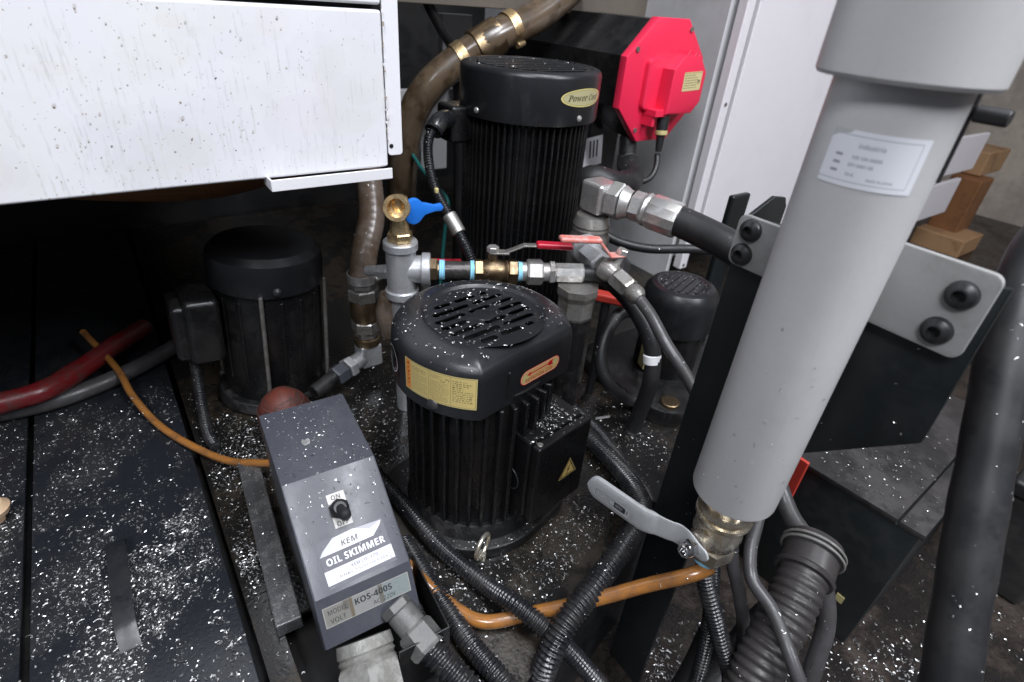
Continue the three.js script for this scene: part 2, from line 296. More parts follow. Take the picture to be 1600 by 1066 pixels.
// ------------------------------------------------------------------ white machine enclosure at the left
{
  const t = thing('machine_enclosure', 'white sheet metal machine enclosure with dirty splashed lower panel', 'machine', [0, 0, -0.2]);
  const PW = 0.80, PH = 0.163;
  const dirt = print(2048, 512, (x, w, h) => {
    x.fillStyle = '#dcdcdf'; x.fillRect(0, 0, w, h);
    for (let i = 0; i < 170; i++) { x.globalAlpha = rr(0.012, 0.04); x.fillStyle = rnd() < 0.5 ? '#b9a892' : '#a9a4a6'; const a = rr(20, 130); x.beginPath(); x.ellipse(rr(0, w), rr(0, h), a, a * rr(0.4, 1.6), 0, 0, 7); x.fill(); }
    for (let i = 0; i < 900; i++) {       // run marks
      const px = rr(0, w), py = rr(0, h * 0.95), L = rr(14, 80) * (rnd() < 0.2 ? 1.8 : 1), lw = rr(1, 3.8);
      const dense = 0.35 + 0.65 * Math.exp(-(((px - 1480) / 330) ** 2)); if (rnd() > dense) continue;
      for (let k = 0; k < 9; k++) { x.globalAlpha = rr(0.02, 0.065); x.fillStyle = ['#8f8375', '#a09a94', '#7e7a78'][(rnd() * 3) | 0]; x.beginPath(); x.ellipse(px + rr(-1, 1), py + (L * k) / 9, lw * rr(0.5, 1), (L / 9) * rr(0.9, 1.8), rr(-0.1, 0.1), 0, 7); x.fill(); }
    }
    for (let i = 0; i < 1500; i++) {       // specks of chips and oil
      const px = rr(0, w), py = rr(0, h); if (rnd() > 0.3 + 0.7 * Math.exp(-(((px - 1480) / 360) ** 2))) continue;
      x.globalAlpha = rr(0.25, 0.85); x.fillStyle = ['#4a3a2c', '#6d5b48', '#2b2724', '#83786b'][(rnd() * 4) | 0];
      const s = rr(0.5, 1.4) * (rnd() < 0.08 ? 2 : 1); x.beginPath(); for (let k = 0; k < 6; k++) { const a = (k / 6) * 6.283, q = s * rr(0.5, 1.6); x.lineTo(px + q * Math.cos(a), py + q * rr(1, 1.8) * Math.sin(a)); } x.fill();
      if (rnd() < 0.25) { x.globalAlpha = 0.18; x.beginPath(); x.ellipse(px + s * 0.6, py - s * 2, s * 1.7, s * 3, 0.2, 0, 7); x.fill(); }
    }
    x.globalAlpha = 1;
  }, 0.36);
  const pg = rbox(PW, PH, 0.018, -0.0145 - PW / 2, 0.391 + PH / 2, -0.009, 0.003), p = pg.attributes.position, uv = new Float32Array(p.count * 2);
  for (let i = 0; i < p.count; i++) { uv[2 * i] = (p.getX(i) + 0.0145 + PW) / PW; uv[2 * i + 1] = (p.getY(i) - 0.391) / PH; }
  pg.setAttribute('uv', new THREE.BufferAttribute(uv, 2));
  mesh('front_panel', pg, dirt, t, true);
  mesh('upper_panel', rbox(0.80, 0.5, 0.018, -0.4145, 0.8085, -0.009, 0.003), M.white, t);
  const fl = mesh('corner_flange', plate(roundRect(0.0185, 0.66, 0.004), 0.003, 0.0006).translate(-0.0032, 0.403 + 0.33, -0.006), M.white, t);
  mesh('screw_hole', cyl([-0.0085, 0.414, -0.004], [-0.0085, 0.414, -0.0022], 0.0026), M.dark, fl);
  for (let i = 0; i < 26; i++) {   // flaked sealant and chips stuck along the corner seam
    const y = rr(0.42, 0.56); mesh('sealant_flake', rbox(rr(0.0008, 0.0026), rr(0.001, 0.005), rr(0.0006, 0.0016), -0.0138 + rr(-0.001, 0.001), y, 0.0002, 0.0003), rnd() < 0.5 ? M.sealant : M.white, fl);
  }
  const tr = mesh('drip_ledge', [rbox(0.139, 0.0125, 0.0022, -0.0865, 0.3875, 0.0155, 0.0008), rbox(0.139, 0.0022, 0.03, -0.0865, 0.382, 0, 0.0008), rbox(0.0022, 0.0125, 0.03, -0.155, 0.3875, 0, 0.0008)], M.white, t);
  mesh('ledge_bolt', [cyl([-0.15, 0.3775, -0.004], [-0.15, 0.381, -0.004], 0.003)], M.zinc, tr);
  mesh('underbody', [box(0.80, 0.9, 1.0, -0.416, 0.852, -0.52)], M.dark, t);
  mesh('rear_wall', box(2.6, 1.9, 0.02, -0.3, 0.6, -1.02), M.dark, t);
  mesh('inner_frame', [rbox(0.06, 0.16, 0.02, 0.262, 0.335, -0.41), rbox(0.07, 0.09, 0.02, 0.36, 0.49, -0.49), rbox(0.3, 0.03, 0.02, 0.30, 0.39, -0.44)], M.cabinetSide, t);
  mesh('top_rail', rbox(0.75, 0.16, 0.03, 0.48, 0.632, -0.37), M.brownRail, t);
  mesh('belly_duct', tubeGeo([[-0.42, 0.36, -0.34], [-0.3, 0.345, -0.30], [-0.18, 0.342, -0.27], [-0.06, 0.36, -0.27]], 0.05, { step: 0.02 }), M.woodDark, t);
}

// ------------------------------------------------------------------ white cabinet at the right, pallet and things far behind
{
  const t = thing('control_cabinet', 'tall white cabinet behind the grey cylinder with a thin orange stain', 'cabinet', [0.77, -0.1, -0.33]);
  const fp = mesh('front_panel', [rbox(1.42, 1.8, 0.018, 0.755, 1.09, 0.012, 0.003)], M.cabinet, t);
  mesh('rust_run', box(0.005, 0.60, 0.0008, 0.425, 0.46, 0.0214), plain([0.62, 0.46, 0.36], 0.6), fp);
  mesh('lower_rail', rbox(0.36, 0.14, 0.018, 1.60, 0.282, 0.012, 0.003), M.cabinet, t);
  mesh('lower_rail', rbox(0.30, 0.14, 0.018, 1.57, 0.11, 0.010, 0.003), M.cabinet, t);
  mesh('edge_strip', rbox(0.026, 1.8, 0.022, 0.019, 1.04, 0.010, 0.003), M.cabinet, t);
  for (const y of [0.515, 0.15]) mesh('screw', cyl([0.018, y, 0.0205], [0.018, y, 0.0225], 0.004), M.dullSteel, t);
  mesh('latch', [rbox(0.022, 0.05, 0.016, 0.042, 0.235, 0.024, 0.002), cyl([0.042, 0.215, 0.03], [0.042, 0.2, 0.03], 0.007)], M.dullSteel, t);
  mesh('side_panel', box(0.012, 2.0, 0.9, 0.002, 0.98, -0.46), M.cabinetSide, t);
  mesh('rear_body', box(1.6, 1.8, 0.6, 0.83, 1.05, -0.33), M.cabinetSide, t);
  mesh('foot_skid', rbox(0.9, 0.05, 0.06, 0.55, 0.045, 0.03), M.wood, t);
}
{
  const t = thing('wooden_pallet', 'brown wooden pallet blocks beyond the white cabinet', 'pallet', [2.81, FLOOR, -0.36]);
  mesh('deck_board', rbox(0.26, 0.10, 0.16, 0.13, 0.365, -0.06, 0.006), M.wood, t);
  mesh('block', rbox(0.15, 0.235, 0.12, 0, 0.195, 0, 0.006), M.woodDark, t);
  mesh('bottom_board', rbox(0.22, 0.08, 0.2, -0.05, 0.04, 0.03, 0.006), M.wood, t);
}
{
  const t = thing('dark_rack', 'dark steel rack beam in the blurred background at right', 'rack', [2.9, FLOOR, 0.3]);
  mesh('beam', rbox(0.06, 0.05, 1.8, 0, 0.62, 0.5), M.rubber, t);
  for (const z of [-0.2, 1.2]) mesh('upright', rbox(0.05, 0.6, 0.05, 0, 0.3, z), M.rubber, t);
}
{
  const t = thing('rag', 'pale crumpled rag lying on the brown floor beyond the bracket', 'rag', [1.82, FLOOR, 0.2]);
  const g = new THREE.IcosahedronGeometry(0.11, 4), p = g.attributes.position;
  for (let i = 0; i < p.count; i++) { const x = p.getX(i), y = p.getY(i), z = p.getZ(i), k = 1 + 0.16 * Math.sin(x * 60 + z * 31) + 0.14 * Math.sin(y * 70 + x * 22); p.setXYZ(i, x * k * 1.2, Math.max(0.005, (y * k + 0.06) * 0.8), z * k); }
  g.computeVertexNormals(); mesh('cloth', g, M.paleStone, t);
  const f = thing('pink_strip', 'small bright pink strip beside the bracket in the background', 'strip', [2.2, FLOOR, 0.02]);
  mesh('strip', rbox(0.06, 0.12, 0.01, 0, 0.06, 0), plain([0.8, 0.03, 0.25], 0.5), f);
  const d = thing('machine_casing', 'grey brown low casing on the floor behind the right box', 'casing', [1.55, FLOOR, 0.62]);
  mesh('casing', rbox(0.5, 0.26, 0.34, 0, 0.13, 0, 0.02), M.rubber, d); mesh('lid', rbox(0.44, 0.03, 0.3, 0, 0.275, 0, 0.01), M.paleStone, d);
}
{
  const t = thing('black_stop_plate', 'black upright steel plate behind the thick black hose', 'plate', [0.585, 0, -0.095]);
  mesh('plate', rbox(0.05, 0.315, 0.012, 0, 0.1575, 0, 0.004), M.bracket, t); mesh('foot', rbox(0.07, 0.008, 0.05, 0, 0.004, 0.01), M.bracket, t);
}
// ------------------------------------------------------------------ pump motors
function fins(parent, mat, n, r, depth, thick, y0, y1, from = 0, to = 360) {
  const g = boxUV(join(rbox(thick, y1 - y0, depth, 0, (y0 + y1) / 2, r + depth / 2 - 0.001, thick * 0.35)));
  for (let i = 0; i < n; i++) { const a = from + ((to - from) * i) / n, f = new THREE.Mesh(g, mat); f.name = 'fin'; f.rotation.y = a * deg; f.castShadow = f.receiveShadow = true; parent.add(f); }
}
// centre pump: round cowl with a flat, slotted grille, finned body, terminal box
const PUMP = thing('coolant_pump', 'black finned coolant pump with slotted round cowl and yellow caution label', 'pump');
{
  const t = PUMP, R = 0.1, FA = 10 * deg, FD = 0.0735;     // flat: normal turned FA from +z towards +x, at distance FD
  const fn = [Math.sin(FA), Math.cos(FA)];
  const outline = (r) => { const out = []; for (let i = 0; i < 160; i++) { const a = (i / 160) * 2 * Math.PI; let x = r * Math.sin(a), z = r * Math.cos(a); const d = x * fn[0] + z * fn[1], lim = FD - (R - r) * 1; if (d > lim) { x -= fn[0] * (d - lim); z -= fn[1] * (d - lim); } out.push([x, z]); } return out; };
  // cowl skin as rings swept from the skirt over the shoulder to the grille seat
  const rings = [[0.0985, 0.2155], [0.1, 0.2165], [0.1, 0.2625], [0.0994, 0.2668], [0.0975, 0.2716], [0.0944, 0.2757], [0.09, 0.2790], [0.084, 0.2817], [0.076, 0.2839], [0.069, 0.2851], [0.0672, 0.2850], [0.0655, 0.2836], [0.064, 0.2819], [0.0605, 0.2812]];
  const pos = [], idx = [], n = 160;
  rings.forEach(([r, y]) => { const flatR = r > 0.07 ? outline(r) : circle(r, n).map((_, i) => { const a = (i / n) * 2 * Math.PI; return [r * Math.sin(a), r * Math.cos(a)]; }); flatR.forEach(([x, z]) => pos.push(x, y, z)); });
  for (let k = 0; k < rings.length - 1; k++) for (let i = 0; i < n; i++) { const a = k * n + i, b = k * n + ((i + 1) % n); idx.push(a, b, a + n, b, b + n, a + n); }
  const g = new THREE.BufferGeometry(); g.setAttribute('position', new THREE.Float32BufferAttribute(pos, 3)); g.setIndex(idx);
  const cowl = mesh('cowl', crease(g, 0.55), M.cowl, t);
  // slotted grille
  const holes = [], slot = (z, x0, x1, w = 0.0036) => { const p = new THREE.Path(); p.moveTo(x0, -z - w); p.lineTo(x1, -z - w); p.absarc(x1, -z, w, -Math.PI / 2, Math.PI / 2, false); p.lineTo(x0, -z + w); p.absarc(x0, -z, w, Math.PI / 2, Math.PI * 1.5, false); holes.push(p); };
  for (let r = -3; r <= 3; r++) {
    const z = r * 0.0138, half = Math.sqrt(0.0545 ** 2 - z * z) - 0.003, webs = r === 0 ? [-0.019, 0.019] : r % 2 ? [-0.012, 0.022] : [0.003];
    const cuts = [-half, ...webs.filter((w) => Math.abs(w) < half - 0.008), half];
    for (let k = 0; k < cuts.length - 1; k++) {
      if (r === 0 && Math.abs((cuts[k] + cuts[k + 1]) / 2) < 0.01) continue;
      const a = cuts[k] + (k ? 0.0064 : 0), b = cuts[k + 1] - (k < cuts.length - 2 ? 0.0064 : 0); if (b - a > 0.003) slot(z, a, b);
    }
  }
  const gr = plate(circle(0.0612, 72), 0.0022, 0.0004, holes).rotateX(-Math.PI / 2).rotateY(6 * deg).translate(0, 0.2792, 0);
  const grille = mesh('grille', crease(gr, 0.5), M.cowl, cowl);
  mesh('hub', rev([0, 0.2812, 0], [0, 0.2826, 0], [[0, 0.0125], [0.7, 0.0118], [1, 0.010], [1, 0]]), M.cowl, grille);
  mesh('fan', [cyl([0, 0.225, 0], [0, 0.262, 0], 0.03), ...[0, 1, 2, 3, 4, 5, 6].map((i) => rbox(0.06, 0.03, 0.003, 0.052, 0.245, 0).rotateY((i / 7) * 2 * Math.PI))], M.dark, t);
  mesh('body', cyl([0, 0.03, 0], [0, 0.225, 0], 0.0765, 0.0765, 64), M.blackPaint, t);
  fins(t, M.blackPaint, 34, 0.0765, 0.0105, 0.0052, 0.036, 0.214, 4, 364);
  // base flange with lug and eye bolt
  const bs = []; for (let i = 0; i < 72; i++) { const a = (i / 72) * 2 * Math.PI, k = 1 + 0.16 * Math.pow(Math.max(0, Math.cos(2 * (a - 0.72))), 6); bs.push([0.103 * k * Math.cos(a), 0.103 * k * Math.sin(a)]); }
  mesh('base_flange', [slab(bs, 0.0, 0.016, 0.003), cyl([0, 0.014, 0], [0, 0.034, 0], 0.09, 0.083, 64)], M.castBlack, t);
  const eye = mesh('eye_bolt', [torus(0.0145, 0.0027).rotateY(0.5).translate(-0.052, 0.036, 0.099), cyl([-0.052, 0.012, 0.099], [-0.052, 0.024, 0.099], 0.005)], M.nickelBrass, t);
  for (const a of [-62, 62, 160]) mesh('screw', rev([Math.sin(a * deg) * 0.0995, 0.225, Math.cos(a * deg) * 0.0995], [Math.sin(a * deg) * 0.104, 0.225, Math.cos(a * deg) * 0.104], [[0, 0.0072], [0.4, 0.0066], [0.85, 0.004], [1, 0]], 20), M.bolt, t);
  // labels
  const scribble = (x, x0, y0, x1, y1, rows, col, dens, th) => { x.strokeStyle = x.fillStyle = col; for (let r = 0; r < rows; r++) { const y = lerp(y0, y1, (r + 0.5) / rows); let u = x0; const stop = lerp(x0, x1, rnd() < 0.2 ? rr(0.4, 0.8) : rr(0.88, 1)); while (u < stop) { const w = rr(th * 0.5, th * 2.2); x.globalAlpha = rr(0.45, 0.95); x.fillRect(u, y - th / 2, Math.min(w, stop - u), th * rr(0.7, 1.2)); u += w + th * rr(0.3, 0.9) / dens; } } x.globalAlpha = 1; };
  curvedLabel('caution_label', 0.1005, 0.2302, 0.2678, -83, -35.3, print(1024, 512, (x, w, h) => {
    x.fillStyle = '#cdb877'; x.fillRect(0, 0, w, h); x.strokeStyle = '#6b5d33'; x.lineWidth = 5; x.strokeRect(14, 16, w - 28, h - 32); x.strokeStyle = '#d9c98d'; x.lineWidth = 10; x.strokeRect(3, 3, w - 6, h - 6);
    x.fillStyle = '#d98a3f'; x.fillRect(18, 20, 92, h - 40); x.fillStyle = '#8c3a12';
    x.beginPath(); x.moveTo(64, 44); x.lineTo(92, 90); x.lineTo(36, 90); x.fill(); for (let i = 0; i < 5; i++) { x.fillRect(50 + rr(-4, 4), 130 + i * 66, rr(20, 34), rr(16, 30)); }
    scribble(x, 130, 60, 390, 130, 3, '#5d5230', 1, 9); scribble(x, 130, 140, 390, 460, 13, '#6a5f3a', 0.9, 8);
    x.fillStyle = '#6b5d33'; x.fillRect(402, 24, 4, h - 48); x.fillRect(700, 24, 4, h - 48);
    scribble(x, 424, 50, 600, 110, 3, '#5d5230', 1, 8); x.strokeStyle = '#3c3520'; x.lineWidth = 8; x.beginPath(); x.arc(600, 110, 26, 0.1, 3); x.stroke(); x.beginPath(); x.arc(656, 100, 22, 3.4, 6.6); x.stroke();
    scribble(x, 424, 150, 686, 470, 14, '#62572f', 0.9, 8); scribble(x, 726, 60, 985, 420, 11, '#3f3820', 0.6, 15);
  }, 0.4), t);
  const seal = curvedLabel('round_seal', 0.1006, 0.2285, 0.2625, -112, -92.5, print(256, 256, (x) => { x.fillStyle = '#141416'; x.fillRect(0, 0, 256, 256); x.strokeStyle = '#b4b4ba'; x.lineWidth = 11; x.beginPath(); x.ellipse(128, 128, 114, 114, 0, 0, 7); x.stroke(); x.lineWidth = 4; x.beginPath(); x.ellipse(128, 128, 92, 92, 0, 0.4, 2.6); x.stroke(); }, 0.25), t);
  const fx = [Math.cos(FA), 0, -Math.sin(FA)];
  const pill = roundRect(1, 1, 0.0001); const pl = []; for (let i = 0; i <= 16; i++) { const a = (-90 + (180 * i) / 16) * deg; pl.push([0.5 - 0.15 + 0.15 * Math.cos(a), 0.5 * Math.sin(a)]); } for (let i = 0; i <= 16; i++) { const a = (90 + (180 * i) / 16) * deg; pl.push([-0.5 + 0.15 + 0.15 * Math.cos(a), 0.5 * Math.sin(a)]); }
  const rc = 0.0175; // where along the flat the label sits
  label('rotation_label', 0.062, 0.0185, print(1024, 306, (x, w, h) => {
    x.fillStyle = '#b4281c'; x.fillRect(0, 0, w, h); x.fillStyle = '#e0a98a'; const rp = (m, c) => { x.fillStyle = c; x.beginPath(); x.roundRect(m, m, w - 2 * m, h - 2 * m, (h - 2 * m) / 2); x.fill(); };
    rp(14, '#e6b595'); rp(30, '#cda06c'); x.fillStyle = '#c3b478'; x.beginPath(); x.ellipse(140, 160, 80, 90, 0, 0, 7); x.fill(); x.beginPath(); x.ellipse(890, 140, 76, 80, 0, 0, 7); x.fill();
    x.fillStyle = '#c01320'; x.fillRect(215, 96, 560, 24); x.beginPath(); x.moveTo(150, 108); x.lineTo(265, 60); x.lineTo(245, 108); x.lineTo(265, 156); x.fill();
    x.beginPath(); x.moveTo(690, 108); x.lineTo(740, 58); x.lineTo(860, 58); x.lineTo(815, 108); x.lineTo(860, 158); x.lineTo(740, 158); x.fill();
    x.fillStyle = '#9a3512'; x.font = 'bold 96px sans-serif'; x.fillText('ROTATION', 130, 258, 500);
    x.strokeStyle = '#b5682f'; x.lineWidth = 9; x.strokeRect(664, 190, 76, 66); x.strokeRect(686, 208, 32, 30); for (let i = 0; i < 4; i++) { x.beginPath(); x.moveTo(764, 194 + i * 19); x.lineTo(840, 194 + i * 19); x.stroke(); } x.beginPath(); x.moveTo(784, 184); x.lineTo(784, 260); x.moveTo(820, 184); x.lineTo(820, 260); x.stroke();
  }, 0.35), t, [fn[0] * (FD + 0.0006) + fx[0] * rc, 0.2405, fn[1] * (FD + 0.0006) + fx[2] * rc], fx, [0, 1, 0], pl);
  // terminal box on the flat side
  const tb = new THREE.Group(); tb.name = 'terminal_box'; tb.position.set(fn[0] * 0.075 + fx[0] * 0.031, 0.11, fn[1] * 0.075 + fx[2] * 0.031); tb.rotation.y = 8 * deg; t.add(tb);
  mesh('box', rbox(0.088, 0.118, 0.05, 0, 0, 0.0, 0.004), M.blackPaint, tb);
  mesh('cover', rbox(0.088, 0.118, 0.0125, 0, 0, 0.0325, 0.003), M.blackPaint, tb);
  mesh('cover_screw', cyl([-0.037, 0.0585, 0.032], [-0.037, 0.0605, 0.032], 0.0034), M.dullSteel, tb);
  mesh('knockout', torus(0.0165, 0.0009).rotateY(Math.PI / 2).translate(-0.0443, -0.012, -0.004), M.bolt, tb);
  label('voltage_sign', 0.031, 0.029, print(512, 480, (x, w, h) => {
    x.fillStyle = '#141210'; x.fillRect(0, 0, w, h); const tri = (m, c) => { x.fillStyle = c; x.beginPath(); x.moveTo(w / 2, m * 1.8); x.lineTo(w - m * 1.6, h - m); x.lineTo(m * 1.6, h - m); x.fill(); };
    tri(0, '#d8bd78'); tri(16, '#15120e'); tri(44, '#cfb26b'); x.fillStyle = '#15120e'; x.beginPath(); x.moveTo(300, 170); x.lineTo(205, 320); x.lineTo(252, 312); x.lineTo(222, 400); x.lineTo(204, 388); x.lineTo(206, 440); x.lineTo(252, 412); x.lineTo(240, 404); x.lineTo(300, 288); x.lineTo(258, 296); x.lineTo(322, 182); x.fill();
  }, 0.4), tb, [0.012, 0.0015, 0.0395], [1, 0, 0], [0, 1, 0], [[0, 0.5], [-0.5, -0.5], [0.5, -0.5]]);
}
// tall pump at the back
{
  const t = thing('coolant_pump', 'tall black finned coolant pump with oval gold badge in the back', 'pump', [0.284, 0, -0.323]);
  const cw = mesh('cowl', rev([0, 0.418, 0], [0, 0.489, 0], [[0, 0.1065], [0, 0.1098], [0.03, 0.1105], [0.88, 0.1105], [0.94, 0.1093], [0.98, 0.1066], [1, 0.1025], [1, 0.0965], [0.972, 0.0945], [0.965, 0.06], [0.975, 0.02], [0.975, 0]], 72), M.cowl, t);
  mesh('vent_mesh', join(Array.from({ length: 9 }, (_, i) => { const z = (i - 4) * 0.018, h = Math.sqrt(0.085 ** 2 - z * z); return rbox(h * 2, 0.002, 0.006, 0, 0.488, z, 0.0008); })), M.cowl, cw);
  mesh('body', cyl([0, 0.02, 0], [0, 0.43, 0], 0.088, 0.088, 64), M.blackPaint, t);
  fins(t, M.blackPaint, 58, 0.088, 0.0135, 0.0038, 0.06, 0.414);
  mesh('base_flange', cyl([0, 0, 0], [0, 0.05, 0], 0.12, 0.1, 48), M.castBlack, t);
  for (const a of [-81, 7]) mesh('screw', rev([Math.sin(a * deg) * 0.11, 0.4285, Math.cos(a * deg) * 0.11], [Math.sin(a * deg) * 0.1138, 0.4285, Math.cos(a * deg) * 0.1138], [[0, 0.0048], [0.5, 0.0042], [1, 0]], 16), M.zinc, t);
  const badge = new THREE.CylinderGeometry(0.111, 0.111, 0.028, 40, 8, true, -13 * deg, 48 * deg).translate(0, 0.457, 0).toNonIndexed();
  { // cut the curved patch to an oval
    const p = badge.attributes.position, n = badge.attributes.normal, uv = badge.attributes.uv;
    for (let i = 0; i < p.count; i++) { const u = uv.getX(i) * 2 - 1, v = uv.getY(i) * 2 - 1, k = Math.sqrt(Math.max(0, 1 - u * u)), a = (-13 + 24 * (u + 1)) * deg; const vv = v * k; p.setXYZ(i, 0.1112 * Math.sin(a), 0.457 + 0.0125 * vv, 0.1112 * Math.cos(a)); uv.setXY(i, uv.getX(i), (vv + 1) / 2); }
  }
  mesh('badge', badge, print(1024, 320, (x, w, h) => {
    x.fillStyle = '#d9cc86'; x.fillRect(0, 0, w, h); x.strokeStyle = '#8d8650'; x.lineWidth = 8; x.beginPath(); x.ellipse(w / 2, h / 2, w / 2 - 40, h / 2 - 24, 0, 0, 7); x.stroke();
    x.fillStyle = '#bdb68c'; x.beginPath(); x.ellipse(w / 2, h / 2, w / 2 - 46, h / 2 - 28, 0, 0, 7); x.fill();
    x.fillStyle = '#15140c'; x.save(); x.transform(1, 0, -0.28, 1, 60, 0); x.font = 'bold 150px serif'; x.fillText('Power Cool', 130, 214, 760); x.restore();
  }, 0.35, { metalness: 0.25 }), t, true);
  mesh('terminal_box', [rbox(0.045, 0.055, 0.05, -0.112, 0.402, -0.035, 0.006)], M.blackPaint, t);
}
// small pump at the left, in the shade of the machine
{
  const t = thing('coolant_pump', 'small smooth black pump in the shade under the white machine', 'pump', [-0.157, 0, -0.375]);
  t.rotation.z = -4.5 * deg;
  mesh('cowl', rev([0, 0.196, 0], [0, 0.257, 0], [[0, 0.076], [0, 0.079], [0.05, 0.0795], [0.6, 0.0795], [0.75, 0.0775], [0.9, 0.069], [0.97, 0.056], [1, 0.04], [1.01, 0.02], [1.01, 0]], 64), M.cowl, t);
  mesh('body', rev([0, 0.014, 0], [0, 0.205, 0], [[0, 0], [0, 0.071], [0.04, 0.0735], [0.9, 0.0735], [1, 0.072], [1, 0]], 64), M.blackPaint, t);
  fins(t, M.blackPaint, 16, 0.0735, 0.003, 0.005, 0.05, 0.185);
  for (const a of [-20, 62, 150, 240]) mesh('tie_rod', [cyl([Math.sin(a * deg) * 0.082, 0.02, Math.cos(a * deg) * 0.082], [Math.sin(a * deg) * 0.082, 0.2, Math.cos(a * deg) * 0.082], 0.003), hex([Math.sin(a * deg) * 0.082, 0.012, Math.cos(a * deg) * 0.082], [Math.sin(a * deg) * 0.082, 0.021, Math.cos(a * deg) * 0.082], 0.006)], M.dullSteel, t);
  mesh('cowl_screw', rev([-0.006, 0.206, 0.079], [-0.006, 0.206, 0.084], [[0, 0.0065], [0.5, 0.006], [1, 0.002], [1, 0]], 18), M.bolt, t);
  mesh('base_flange', cyl([0, 0, 0], [0, 0.016, 0], 0.088, 0.084, 48), M.castBlack, t);
  mesh('terminal_box', [rbox(0.045, 0.1, 0.07, -0.098, 0.145, 0.02, 0.010), rbox(0.02, 0.085, 0.06, -0.125, 0.145, 0.02, 0.008)], M.blackPaint, t);
}
// low pump at the right
{
  const t = thing('coolant_pump', 'low round black pump behind the dark bracket with brass plug', 'pump', [0.442, 0, -0.062]);
  const c = mesh('cowl', rev([0, 0.115, 0], [0, 0.192, 0], [[0, 0.058], [0, 0.062], [0.04, 0.0625], [0.66, 0.0625], [0.84, 0.0595], [0.96, 0.052], [1, 0.044], [0.985, 0.040], [0.97, 0.038], [0.97, 0]], 64), M.cowl, t);
  mesh('vent_bars', join(Array.from({ length: 6 }, (_, i) => rbox(2 * Math.sqrt(0.037 ** 2 - ((i - 2.5) * 0.012) ** 2), 0.002, 0.004, 0, 0.1905, (i - 2.5) * 0.012, 0.0008).rotateY(0.3))), M.cowl, c);
  mesh('body', cyl([0, 0.02, 0], [0, 0.12, 0], 0.054, 0.054, 48), M.blackPaint, t);
  mesh('base_flange', [slab(roundRect(0.235, 0.235, 0.05), 0, 0.028, 0.004)], M.castBlack, t);
  mesh('plug', cyl([-0.082, 0.026, 0.088], [-0.082, 0.034, 0.088], 0.0155), M.oldBrass, t);
  mesh('pin', cyl([-0.106, 0.026, 0.062], [-0.106, 0.034, 0.062], 0.004), M.brass, t);
  mesh('side_sticker', rbox(0.002, 0.06, 0.022, -0.055, 0.07, 0.02, 0.0004).rotateY(-0.4), M.gold, t);
}
